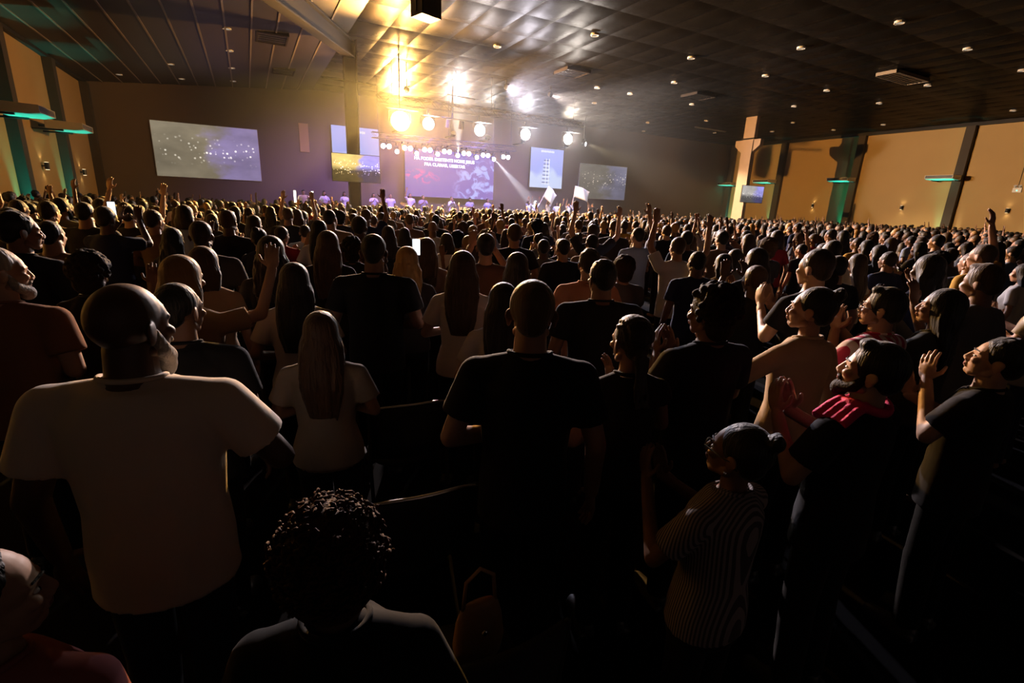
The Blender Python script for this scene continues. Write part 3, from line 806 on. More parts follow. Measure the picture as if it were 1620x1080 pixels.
tag(e, 'white keyboard on a crossed stand beside the steel pillar', 'keyboard')
for i_, (x, lb) in enumerate(((10.93, 'microphone stand of the singer under the lyrics'), (12.12, 'microphone stand of the middle singer at the violet wall'), (13.31, 'microphone stand of the singer nearest the slanting beam'))):
    e = empty('microphone_stand', (x + .05, 28.5, STAGE_Z))
    MB().cyl((0, 0, 0), (0, 0, .03), .14, .12, 14).build('base', BLACKM, e)
    MB().cyl((0, 0, .03), (0, 0, 1.42), .012).build('pole', BLACKM, e)
    MB().cap((0, 0, 1.43), (0, .12, 1.50), .016, .024, 8).build('microphone', BLACKM, e)
    tag(e, lb, 'microphone stand')
# ================================================================== PEOPLE
SKIN = pbr('skin', (0.4, 0.25, 0.18), 0.55, spec=0.35, objcol=True, var=0.08, vscale=14)
HAIR = pbr('hair', (0.03, 0.02, 0.015), 0.55, spec=0.22, sheen=0.30, objcol=True, var=0.3, vscale=20, bump=(70.0, 0.7, (1, 1, 0.06)))
CURL = pbr('curly_hair', (0.03, 0.02, 0.015), 0.75, spec=0.12, objcol=True, var=0.3, vscale=30, bump=(90.0, 0.7, (1, 1, 1)))
CLOTH = pbr('cloth', (0.2, 0.2, 0.2), 0.9, spec=0.12, objcol=True, sheen=0.04, bump=(7.0, 0.55, (1, 1, 0.6)))
EYEW = pbr('eye_white', (0.7, 0.68, 0.65), 0.2); EYED = pbr('eye_dark', (0.02, 0.015, 0.01), 0.15); LIP = pbr('lips', (0.30, 0.10, 0.09), 0.4)

WS = bpy.data.scenes.new('workshop')          # empty side scene where meshes are shaped
def remesh(mb, voxel, smooth=4, ratio=1.0, name='m'):
    me0 = mb.mesh('tmp')
    ob = bpy.data.objects.new('tmp', me0); WS.collection.objects.link(ob)
    m = ob.modifiers.new('r', 'REMESH'); m.mode = 'VOXEL'; m.voxel_size = voxel; m.use_smooth_shade = True
    if smooth:
        m = ob.modifiers.new('s', 'SMOOTH'); m.factor = 0.5; m.iterations = smooth
    if ratio < 1:
        m = ob.modifiers.new('d', 'DECIMATE'); m.ratio = ratio
    WS.view_layers[0].update(); dg = WS.view_layers[0].depsgraph
    me = bpy.data.meshes.new_from_object(ob.evaluated_get(dg)); me.name = name
    bpy.data.objects.remove(ob); bpy.data.meshes.remove(me0)
    me.shade_smooth()
    return me

def joined(meshes, name):
    vs = []; fs = []
    for me in meshes:
        n = len(vs)
        vs.extend([tuple(v.co) for v in me.vertices])
        fs.extend([tuple(i + n for i in p.vertices) for p in me.polygons])
        bpy.data.meshes.remove(me)
    out = bpy.data.meshes.new(name); out.from_pydata(vs, [], fs); out.shade_smooth()
    return out

# head pivot (base of the skull); every head shape is written in an upright frame and turned by HM
PIV = Vector((0, -0.015, 1.50))
class HF:
    def __init__(s, yaw=0, pitch=0, roll=0, fem=False, shift=(0, 0, 0)):
        s.M = Euler((R(pitch), R(roll), R(yaw)), 'XYZ').to_matrix(); s.sh = Vector(shift); s.fem = fem
    def p(s, v): return PIV + s.M @ (Vector(v) - PIV) + s.sh
    def ell(s, mb, c, r, rot=None, seg=14, ring=9): mb.ell(s.p(c), r, s.M @ rot if rot else s.M, seg, ring)
    def cap(s, mb, a, b, r0, r1, seg=10): mb.cap(s.p(a), s.p(b), r0, r1, seg)

def head_mb(h, mb, det):
    f = h.fem
    jw = 0.055 if f else 0.061
    h.ell(mb, (0, -0.012, 1.627), (0.074, 0.095, 0.090), seg=24, ring=16)
    h.ell(mb, (0, 0.040, 1.615), (0.064, 0.052, 0.068), seg=18, ring=12)          # forehead
    h.ell(mb, (0, 0.038, 1.560), (jw, 0.056, 0.066), seg=18, ring=12)             # cheeks and jaw
    h.ell(mb, (0, 0.066, 1.512), (0.028, 0.028, 0.021))                            # chin
    h.cap(mb, (-0.048, 0.0, 1.535), (-0.018, 0.062, 1.508), 0.018, 0.018)
    h.cap(mb, (0.048, 0.0, 1.535), (0.018, 0.062, 1.508), 0.018, 0.018)
    if det:
        h.cap(mb, (0, 0.090, 1.605), (0, 0.107, 1.568), 0.010, 0.0135)            # nose
        for s_ in (-1, 1):
            h.ell(mb, (0.012 * s_, 0.100, 1.560), (0.011, 0.012, 0.009))
            h.cap(mb, (0.012 * s_, 0.088, 1.617), (0.050 * s_, 0.068, 1.618), 0.010, 0.009)   # brow
            h.ell(mb, (0.042 * s_, 0.068, 1.575), (0.022, 0.022, 0.018))           # cheekbone
            # ear: rim and lobe
            h.ell(mb, (0.078 * s_, -0.012, 1.588), (0.008, 0.020, 0.033), Euler((R(-12), 0, R(18 * s_))).to_matrix())
            h.ell(mb, (0.083 * s_, -0.018, 1.598), (0.006, 0.021, 0.022), Euler((R(-12), 0, R(25 * s_))).to_matrix())
        h.ell(mb, (0, 0.094, 1.543), (0.024, 0.010, 0.007)); h.ell(mb, (0, 0.092, 1.530), (0.021, 0.010, 0.008))
    else:
        h.ell(mb, (0, 0.100, 1.575), (0.014, 0.018, 0.024))
        for s_ in (-1, 1): h.ell(mb, (0.077 * s_, -0.012, 1.588), (0.011, 0.022, 0.032))

def hand_mb(mb, w, fwd, up, s=1.0, curl=0.35, side=1):
    """palm plus five fingers; fwd = wrist to fingertips, up = back of the hand, side=+1: thumb on fwd x up side"""
    w = Vector(w); fwd = Vector(fwd).normalized(); up = Vector(up); up = (up - fwd * up.dot(fwd)).normalized(); lat = fwd.cross(up) * side
    M3 = Matrix((lat, fwd, up)).transposed()
    mb.ell(w + fwd * 0.048 * s, (0.040 * s, 0.052 * s, 0.016 * s), M3)
    mb.ell(w + fwd * 0.066 * s, (0.042 * s, 0.032 * s, 0.014 * s), M3)
    for k, (lx, ln) in enumerate(((0.029, 0.072), (0.0095, 0.080), (-0.0105, 0.075), (-0.030, 0.060))):
        b = w + fwd * (0.088 - 0.004 * abs(k - 1)) * s + lat * lx * s
        spread = lat * (lx * 0.9)
        d1 = (fwd * math.cos(curl * .6) - up * math.sin(curl * .6) + spread * 3).normalized()
        d2 = (fwd * math.cos(curl * 1.7) - up * math.sin(curl * 1.7) + spread * 3).normalized()
        m = b + d1 * ln * 0.5 * s
        mb.cap(b - d1 * 0.02 * s, m, 0.0092 * s, 0.0086 * s, 8); mb.cap(m, m + d2 * ln * 0.5 * s, 0.0086 * s, 0.0074 * s, 8)
    tb = w + fwd * 0.028 * s + lat * 0.028 * s
    t1 = tb + (fwd * 0.55 + lat * 0.8 - up * 0.25).normalized() * 0.040 * s
    t2 = t1 + (fwd * 0.9 + lat * 0.35 - up * 0.3).normalized() * 0.032 * s
    mb.cap(tb, t1, 0.013 * s, 0.0105 * s, 8); mb.cap(t1, t2, 0.0105 * s, 0.0085 * s, 8)

# arm poses: elbow and wrist (for the right arm, x mirrored for the left), hand forward and back-of-hand vectors
POSES = {
    'down':    ((0.262, -0.045, 1.13), (0.275, 0.030, 0.89), (0.05, 0.25, -1), (1, 0.2, 0)),
    'front':   ((0.275, -0.050, 1.14), (0.070, 0.185, 1.06), (-1, 0.25, -0.05), (0.15, 1, 0.2)),
    'cross':   ((0.270, -0.010, 1.15), (0.020, 0.175, 1.15), (-1, 0.0, 0.1), (0.1, 1, 0.2)),
    'clap':    ((0.255, 0.060, 1.16), (0.045, 0.300, 1.30), (-0.05, 0.35, 1), (1, 0.2, 0)),
    'pray':    ((0.225, 0.080, 1.20), (0.025, 0.215, 1.42), (-0.15, 0.2, 1), (1, 0.2, 0.1)),
    'half':    ((0.300, 0.050, 1.19), (0.290, 0.190, 1.44), (0.02, 0.15, 1), (0.1, -1, 0.1)),
    'up':      ((0.300, 0.080, 1.62), (0.235, 0.130, 1.88), (-0.05, 0.1, 1), (0.1, -1, 0.1)),
    'up_out':  ((0.410, 0.060, 1.56), (0.430, 0.120, 1.83), (0.1, 0.1, 1), (0.1, -1, 0.1)),
    'reach':   ((0.420, 0.140, 1.44), (0.560, 0.260, 1.62), (0.4, 0.35, 1), (0.2, -1, 0.1)),
    'phone':   ((0.250, 0.180, 1.36), (0.100, 0.280, 1.58), (-0.1, 0.15, 1), (0.3, -1, 0.1)),
    'shy':     ((0.270, 0.000, 1.15), (0.120, 0.230, 1.00), (-0.7, 0.6, -0.2), (0.3, 0.6, 0.7)),
}
def body_dims(fem, wide):
    if fem: return dict(sh=0.160 * wide, hip=0.165 * wide, waist=0.128 * wide, chest=0.148 * wide, d=wide, neck=0.046, ua=0.041 * wide ** .7, fa=0.034)
    return dict(sh=0.190 * wide, hip=0.160 * wide, waist=0.150 * wide, chest=0.170 * wide, d=wide, neck=0.058 * wide ** .6, ua=0.050 * wide ** .7, fa=0.041 * wide ** .5)

def torso_rings(b, g, z0, z1=1.465, fem=False):
    r = [(0.86, b['hip'] + g, 0.120 * b['d'] + g, 0), (0.95, b['hip'] + g, 0.122 * b['d'] + g, 0), (1.08, b['waist'] + g, 0.108 * b['d'] + g, 0), (1.20, (b['waist'] + b['chest']) / 2 + g, 0.112 * b['d'] + g, 0.0),
         (1.30, b['chest'] + g, 0.118 * b['d'] + g, 0), (1.36, b['chest'] + 0.002 + g, 0.108 * b['d'] + g, -0.008), (1.415, b['chest'] * 0.68 + g, 0.086 * b['d'] + g, -0.014), (1.445, b['chest'] * 0.52 + g, 0.070 * b['d'] + g, -0.016), (1.472, 0.068 + g * .5, 0.060 + g * .5, -0.018)]
    out = [(0, q[3], q[0], q[1], q[2]) for q in r if z0 < q[0] <= z1 + 1e-6]
    a = r[0]
    return [(0, a[3], z0, a[1] + 0.004, a[2] + 0.004)] + out

def person_parts(spec, lod):
    """meshes in an upright frame 1.72 m tall, feet at z=0, facing +Y.  lod 0 close, 1 middle"""
    fem = spec.get('fem', False); wide = spec.get('wide', 1.0)
    b = body_dims(fem, wide)
    h = HF(spec.get('hyaw', 0), spec.get('hpitch', 0), spec.get('hroll', 0), fem)
    vx, hv, hvx = (0.010, 0.0042, 0.0046) if lod == 0 else (0.016, 0.009, 0.012)
    la, ra = spec.get('arms', ('down', 'down'))
    arms = []
    for s_, nm in ((-1, la), (1, ra)):
        E_, W_, F_, U_ = POSES[nm] if isinstance(nm, str) else nm
        mx = Vector((s_, 1, 1))
        S_ = Vector((s_ * b['sh'], -0.01, 1.374 if not fem else 1.370))
        grow = s_ * (b['sh'] - 0.19) * (0.9 if nm in ('down',) else 0.5)
        arms.append((s_, S_, Vector(E_) * mx + Vector((grow, 0, 0)), Vector(W_) * mx + Vector((grow * (.9 if nm == 'down' else .2), 0, 0)), Vector(F_) * mx, Vector(U_) * mx))
    # ---- body
    sk = MB()
    sk.loft(torso_rings(b, 0, 0.84), 20)
    sk.cap((0, -0.02, 1.43), h.p((0, -0.012, 1.545)), b['neck'] * 1.08, b['neck'], 14)
    for (s_, S_, E_, W_, F_, U_) in arms:
        sk.cap((0.05 * s_, -0.018, 1.425), S_ + Vector((-0.015 * s_, 0, 0.0)), 0.040, b['ua'] * 1.0, 12)
        sk.cap(S_, E_, b['ua'], b['fa'], 12); sk.cap(E_, W_, b['fa'], 0.026 if fem else 0.030, 12)
    for s_ in (-1, 1):
        hx = 0.085 * wide ** .6
        sk.cap((hx * s_, 0, 0.88), (hx * s_ * 1.02, 0.01, 0.49), 0.083 * wide ** .6, 0.054, 12)
        sk.cap((hx * s_ * 1.02, 0.01, 0.49), (hx * s_ * 1.05, -0.02, 0.09), 0.052, 0.036, 12)
        sk.cap((hx * s_ * 1.05, -0.035, 0.04), (hx * s_ * 1.3, 0.13, 0.03), 0.036, 0.030, 10)
    hd = MB(); head_mb(h, hd, True)
    hands = MB()
    for (s_, S_, E_, W_, F_, U_) in arms:
        hand_mb(hands, W_ - F_.normalized() * 0.0, F_, U_, (0.92 if fem else 1.03), spec.get('curl', 0.35), -s_)
        hands.cap(W_ + (E_ - W_).normalized() * 0.06, W_ + F_.normalized() * 0.02, 0.027 if fem else 0.031, 0.022, 10)
    P = {}
    P['body'] = joined([remesh(sk, vx, 6, 0.25 if lod == 0 else 0.22), remesh(hd, hv if lod == 0 else hv, 3, 0.45 if lod == 0 else 0.30), remesh(hands, hvx if lod == 0 else 0.0075, 1, 0.5 if lod == 0 else 0.28)], 'body')
    # ---- shirt
    g = spec.get('loose', 0.014)
    sh = MB()
    hem = spec.get('hem', 0.80 if not fem else 0.86)
    sh.loft(torso_rings(b, g, hem, 1.465), 24)
    slv = spec.get('sleeve', 'short')
    for (s_, S_, E_, W_, F_, U_) in arms:
        rr = b['ua'] + 0.012 + g * .4
        sh.cap((0.055 * s_, -0.02, 1.420), S_ + Vector((-0.015 * s_, 0, 0.0)), 0.050, rr, 12)
        d = (E_ - S_)
        if slv == 'short':
            sh.cyl(S_, S_ + d * 0.66, rr, rr + 0.005, 16); sh.ell(S_, (rr,) * 3)
        elif slv == 'long':
            sh.cap(S_, E_, rr, b['fa'] + 0.016, 14); sh.cyl(E_, E_ + (W_ - E_) * 0.96, b['fa'] + 0.016, 0.042, 14)
        elif slv == 'cap':
            sh.cyl(S_, S_ + d * 0.25, rr, rr + 0.004, 16); sh.ell(S_, (rr,) * 3)
    sh.ell((0, -0.028, 1.432), (0.105 * wide, 0.055, 0.050), None, 18, 12)
    if fem:
        for s_ in (-1, 1): sh.ell((0.068 * s_, 0.085, 1.265), (0.062, 0.055, 0.060))
    else:
        sh.ell((0, 0.05 * wide, 1.05), (b['waist'] * .8, 0.085 * wide, 0.13))
    P['shirt'] = remesh(sh, vx, 5, 0.28 if lod == 0 else 0.2, 'shirt')
    # ---- trousers
    tr = MB()
    if spec.get('skirt'):
        tr.loft([(0, 0, 0.45, b['hip'] + .11, .2), (0, 0, 0.7, b['hip'] + .06, .16), (0, 0, 0.9, b['hip'] + .008, .128), (0, 0, 1.0, b['waist'] + .01, .118)], 20)
    else:
        tr.loft([(0, 0, 0.82, b['hip'] + .006, .125), (0, 0, 0.9, b['hip'] + .008, .128), (0, 0, 1.0, b['waist'] + .012, .116)], 20)
        for s_ in (-1, 1):
            hx = 0.085 * wide ** .6
            tr.cyl((hx * s_, 0, 0.90), (hx * s_ * 1.02, 0.008, 0.49), 0.085 * wide ** .6, 0.070, 14)
            tr.cyl((hx * s_ * 1.02, 0.008, 0.50), (hx * s_ * 1.05, -0.02, 0.07), 0.073, 0.062, 14); tr.ell((hx * s_ * 1.02, 0.008, 0.495), (0.073, 0.073, 0.073))
    P['trousers'] = remesh(tr, vx * 1.2, 3, 0.2, 'trousers')
    if lod == 0:
        hx = 0.085 * wide ** .6
        for s_, nm in ((-1, 'shoe_l'), (1, 'shoe_r')):
            so = MB()
            so.cap((hx * s_ * 1.05, -0.04, 0.045), (hx * s_ * 1.3, 0.14, 0.035), 0.046, 0.040, 10)
            so.box(hx * s_ * 1.18 - 0.05, hx * s_ * 1.18 + 0.05, -0.085, 0.17, 0, 0.025)
            P[nm] = remesh(so, 0.012, 2, 0.3, 'shoe')
    # ---- hair
    st = spec.get('hair', 'short')
    hm = hair_mb(h, st, random.Random(spec.get('seed', 1)))
    if st == 'coils':
        P['hair'] = coil_mesh(h, random.Random(spec.get('seed', 1)))
    elif hm is not None:
        P['hair'] = remesh(hm, 0.006 if lod == 0 else 0.011, 1 if st in ('curly', 'afro') else 3, 0.45 if lod == 0 else 0.30, 'hair')
    if spec.get('beard'):
        bm = MB(); L_ = spec['beard']
        for s_ in (-1, 1):
            h.cap(bm, (0.066 * s_, 0.005, 1.585), (0.058 * s_, 0.030, 1.535), 0.014, 0.022)
            h.cap(bm, (0.058 * s_, 0.030, 1.535), (0.020 * s_, 0.080, 1.507 - .4 * L_), 0.022, 0.026)
            h.cap(bm, (0.030 * s_, 0.088, 1.545), (0.005 * s_, 0.100, 1.553), 0.009, 0.009)
        h.ell(bm, (0, 0.080, 1.500 - L_), (0.040, 0.034, 0.030 + L_))
        rnd = random.Random(3)
        for _ in range(60 if lod == 0 else 10):
            a = rnd.uniform(-1, 1); q = Vector((0.066 * a, 0.085 - 0.055 * abs(a), 1.505 + 0.035 * abs(a) - rnd.uniform(0, L_)))
            h.ell(bm, q, (0.011, 0.011, 0.014), None, 6, 4)
        P['beard'] = remesh(bm, 0.005 if lod == 0 else 0.009, 1, 0.5, 'beard')
    if lod == 0:
        if spec.get('face'):                                 # only where the photo shows the face
            for s_, q in ((-1, 'l'), (1, 'r')):
                ey = MB(); ir = MB(); eb = MB()
                h.ell(ey, (0.031 * s_, 0.0785, 1.594), (0.0125, 0.010, 0.0075)); h.ell(ir, (0.031 * s_, 0.0868, 1.594), (0.0052, 0.003, 0.0055))
                h.cap(eb, (0.014 * s_, 0.098, 1.620), (0.048 * s_, 0.077, 1.622), 0.0045, 0.0035, 6)
                P['eye_' + q] = ey.mesh('eye', True); P['iris_' + q] = ir.mesh('iris', True); P['eyebrow_' + q] = remesh(eb, 0.002, 1, 0.5, 'eyebrow')
            lp = MB()
            h.ell(lp, (0, 0.0965, 1.5415), (0.021, 0.0095, 0.0060)); h.ell(lp, (0, 0.0955, 1.533), (0.018, 0.0095, 0.0060))
            P['lips'] = remesh(lp, 0.0025, 1, 0.6, 'lips')
        if spec.get('collar', True):
            cl = MB(); pts = []
            for k in range(28):
                a = 2 * math.pi * k / 28
                pts.append((0.074 * math.cos(a) * (b['neck'] / .056) ** .5, -0.018 + 0.064 * math.sin(a), 1.468 - 0.022 * max(0, math.sin(a)) + 0.004 * max(0, -math.sin(a))))
            cl.tube(pts, 0.0075, 8, True); P['collar'] = cl.mesh('collar', True)
        if spec.get('glasses'):
            gl = MB()
            for s_ in (-1, 1):
                gl.tube([h.p((0.031 * s_ + 0.024 * math.cos(t), 0.108 - 0.006 * abs(math.cos(t)), 1.590 + 0.020 * math.sin(t))) for t in [2 * math.pi * k / 18 for k in range(18)]], 0.0026, 6, True)
                gl.tube([h.p((0.055 * s_, 0.103, 1.594)), h.p((0.080 * s_, 0.03, 1.596)), h.p((0.083 * s_, -0.02, 1.600)), h.p((0.080 * s_, -0.04, 1.580))], 0.0026, 6)
            gl.tube([h.p((-0.008, 0.109, 1.594)), h.p((0, 0.113, 1.598)), h.p((0.008, 0.109, 1.594))], 0.0024, 6)
            P['glasses'] = gl.mesh('glasses', True)
    if spec.get('earring'):
        for s_, q in ((-1, 'l'), (1, 'r')):
            P['earring_' + q] = MB().ell(h.p((0.082 * s_, -0.006, 1.550)), (0.006, 0.006, 0.006), None, 8, 6).mesh('earring', True)
    return P

def coil_mesh(h, rnd):
    m = MB()                                                 # a cap with hundreds of short spring curls on it
    h.ell(m, (0, -0.022, 1.640), (0.088, 0.102, 0.094), None, 26, 16); h.ell(m, (0, -0.050, 1.565), (0.080, 0.060, 0.070), None, 18, 12)
    for _ in range(520):
        a, e_ = rnd.uniform(0, 2 * math.pi), rnd.uniform(-0.75, 1.0)
        c_ = (1 - e_ * e_) ** .5
        d = Vector((math.cos(a) * c_, math.sin(a) * c_, e_))
        if d.y > 0.35 and d.z < 0.4: continue
        o = Vector((0, -0.024, 1.630)) + Vector((d.x * .088, d.y * .100, d.z * .094))
        ax = (d + Vector((0, 0, -0.7)) + Vector((rnd.uniform(-.5, .5), rnd.uniform(-.5, .5), rnd.uniform(-.5, .5)))).normalized()
        u = ax.orthogonal().normalized(); w = ax.cross(u); r_ = rnd.uniform(.006, .010); L_ = rnd.uniform(.018, .034); ph = rnd.uniform(0, 6)
        m.tube([h.p(o + ax * (L_ * q / 11) + (u * math.cos(ph + q * 1.15) + w * math.sin(ph + q * 1.15)) * r_) for q in range(12)], 0.0032, 5)
    return m.mesh('hair', True)

def hair_mb(h, st, rnd):
    if st in ('bald', None, 'coils'): return None
    m = MB()
    def dome(gx=0.0, gy=0.0, gz=0.0, fy=0.0):
        h.ell(m, (0, -0.020 + fy, 1.637), (0.080 + gx, 0.094 + gy, 0.088 + gz), None, 26, 16)
        h.ell(m, (0, -0.058, 1.585), (0.058 + gx, 0.046 + gy, 0.055), None, 16, 10)
    if st == 'crop':
        dome(-0.001, -0.001, -0.001)
    elif st == 'short':
        dome(0.003, 0.003, 0.004)
        for _ in range(46):
            a, e_ = rnd.uniform(0, 2 * math.pi), rnd.uniform(0.25, 1.0)
            d = Vector((math.cos(a) * (1 - e_ * e_) ** .5, math.sin(a) * (1 - e_ * e_) ** .5, e_))
            h.ell(m, Vector((0, -0.020, 1.637)) + Vector((d.x * .076, d.y * .088, d.z * .086)), (0.014, 0.014, 0.011), None, 6, 4)
    elif st == 'quiff':
        dome(0.004, 0.004, 0.010, 0.006)
        h.ell(m, (0, 0.045, 1.700), (0.055, 0.040, 0.026))
    elif st in ('long', 'long_loose', 'bob', 'wavy'):
        dome(0.008, 0.008, 0.007)
        end = {'long': 1.17, 'long_loose': 1.24, 'bob': 1.44, 'wavy': 1.28}[st]
        full = [(0, -0.020, 1.725, 0.030, 0.034), (0, -0.021, 1.705, 0.062, 0.070), (0, -0.022, 1.66, 0.086, 0.097), (0, -0.030, 1.60, 0.093, 0.092), (0, -0.040, 1.54, 0.098, 0.080), (0, -0.058, 1.46, 0.104, 0.058), (0, -0.092, 1.38, 0.106, 0.042),
                (0, -0.118, 1.28, 0.098, 0.034), (0, -0.124, 1.17, 0.070, 0.022)]
        rings = [r for r in full if r[2] >= end - 0.03]
        if st == 'bob': rings = rings[:5] + [(0, -0.060, 1.44, 0.088, 0.050)]
        m.loft([(c[0], c[1], c[2], c[3], c[4]) for c in rings][::-1], 26, h.M, PIV - h.M @ PIV)
        n = 26 if st == 'wavy' else 20
        for k in range(n):                                   # separate locks make the outline uneven
            a = math.pi * (0.98 + 1.04 * k / (n - 1))
            pts = []; rs = []
            L_ = rnd.uniform(0.75, 1.06)
            for r in rings[3:]:
                t = (1.60 - r[2]) * L_
                wob = (0.010 if st == 'wavy' else 0.004) * math.sin(9 * t * 6 + k)
                pts.append(h.p((r[0] + (r[3] + wob) * math.cos(a), r[1] + (r[4] + wob) * math.sin(a), 1.60 - t))); rs.append(0.003 if not rs else max(0.005, 0.016 - 0.018 * t))
            if len(pts) > 1: m.tube(pts, rs, 6)
    elif st == 'ponytail':
        dome(0.002, 0.002, 0.002)
        h.ell(m, (0, -0.118, 1.665), (0.022, 0.024, 0.022))
        m.loft([(0, -0.140, 1.30, 0.012, 0.012), (0, -0.150, 1.38, 0.030, 0.026), (0, -0.155, 1.50, 0.034, 0.030), (0, -0.148, 1.60, 0.030, 0.026), (0, -0.125, 1.675, 0.020, 0.020)], 14, h.M, PIV - h.M @ PIV)
    elif st == 'bun':
        dome(0.002, 0.002, 0.002)
        h.ell(m, (0, -0.095, 1.705), (0.036, 0.034, 0.032))
        for k in range(10):
            a = 2 * math.pi * k / 10
            h.ell(m, (0.028 * math.cos(a), -0.098 + 0.010 * math.sin(a * 2), 1.705 + 0.026 * math.sin(a)), (0.014, 0.016, 0.014), None, 8, 6)
    elif st == 'braids':
        dome(0.0, 0.0, 0.0)
        for k in range(9):                                   # cornrows over the skull, tails down the back
            x = -0.070 + 0.140 * k / 8
            pts = []
            for q in range(14):
                t = q / 13; a = math.pi * (0.30 + 0.75 * t)
                k_ = max(0.05, 1 - (x / 0.083) ** 2) ** .5
                pts.append(h.p((x, -0.020 + 0.096 * k_ * math.cos(a), 1.637 + 0.091 * k_ * math.sin(a))))
            m.tube(pts, [0.0085 + 0.0022 * (i % 2) for i in range(len(pts))], 7)
        h.ell(m, (0, -0.090, 1.568), (0.030, 0.026, 0.030))
        for k in range(3):
            m.tube([h.p((0.022 * (k - 1) + 0.008 * math.sin(q * 1.3 + k), -0.100 - 0.010 * q, 1.56 - 0.045 * q)) for q in range(6)], [0.014 + 0.003 * (q % 2) - 0.001 * q for q in range(6)], 8)
    elif st in ('curly', 'afro'):
        g = 0.020 if st == 'curly' else 0.036
        dome(g - .006, g - .006, g - .006)
        if st == 'curly': h.ell(m, (0, -0.055, 1.545), (0.085, 0.060, 0.075))
        for _ in range(190):
            a, e_ = rnd.uniform(0, 2 * math.pi), rnd.uniform(-0.55, 1.0)
            c_ = (1 - e_ * e_) ** .5
            d = Vector((math.cos(a) * c_, math.sin(a) * c_, e_))
            if d.y > 0.35 and d.z < 0.45: continue
            q = Vector((0, -0.022, 1.632)) + Vector((d.x * (.080 + g), d.y * (.092 + g), d.z * (.088 + g)))
            r_ = rnd.uniform(0.012, 0.021)
            h.ell(m, q, (r_, r_, r_), None, 7, 5)
    elif st == 'cap':
        dome(-0.002, -0.002, -0.004)
    elif st == 'mohawk':
        dome(-0.003, -0.003, -0.003)
        for k in range(9):
            a = math.pi * (0.25 + 0.6 * k / 8)
            h.ell(m, (0, -0.020 + 0.095 * math.cos(a), 1.637 + 0.092 * math.sin(a)), (0.028, 0.026, 0.026))
    return m

PART_MAT = {'body': SKIN, 'shirt': CLOTH, 'trousers': CLOTH, 'shoe': BLACK, 'hair': HAIR, 'beard': CURL, 'eye': EYEW, 'iris': EYED, 'eyebrow': HAIR, 'lips': LIP, 'collar': CLOTH, 'glasses': BLACKM, 'earring': CHROME}
def assemble(parts, loc, rz, scale, cols, curly=False, mats=None):
    """a person: the body mesh is the thing itself; hair, clothes and the like are its children"""
    me = parts['body']
    if not me.materials: me.materials.append(SKIN)
    o = bpy.data.objects.new('person', me); COL.objects.link(o)
    o.location = loc; o.rotation_euler = (0, 0, rz); o.scale = (scale,) * 3
    o.color = (*cols['skin'], 1)
    made = {}
    for k, m_ in parts.items():
        if k == 'body': continue
        nm = k[:-2] if k[-2:] in ('_l', '_r') else k
        if not m_.materials: m_.materials.append((mats or {}).get(nm) or (CURL if (curly and nm == 'hair') else PART_MAT[nm]))
        c = bpy.data.objects.new(nm, m_); COL.objects.link(c); made[k] = c
        c.parent = made['shirt'] if nm == 'collar' else made['eye_' + k[-1]] if nm == 'iris' else o
        key = {'hair': 'hair', 'eyebrow': 'hair', 'beard': 'beard', 'shirt': 'shirt', 'collar': 'shirt', 'trousers': 'pants'}.get(nm)
        if key:
            v = cols.get(key) or cols.get('hair')
            c.color = (*v, 1)
    return o
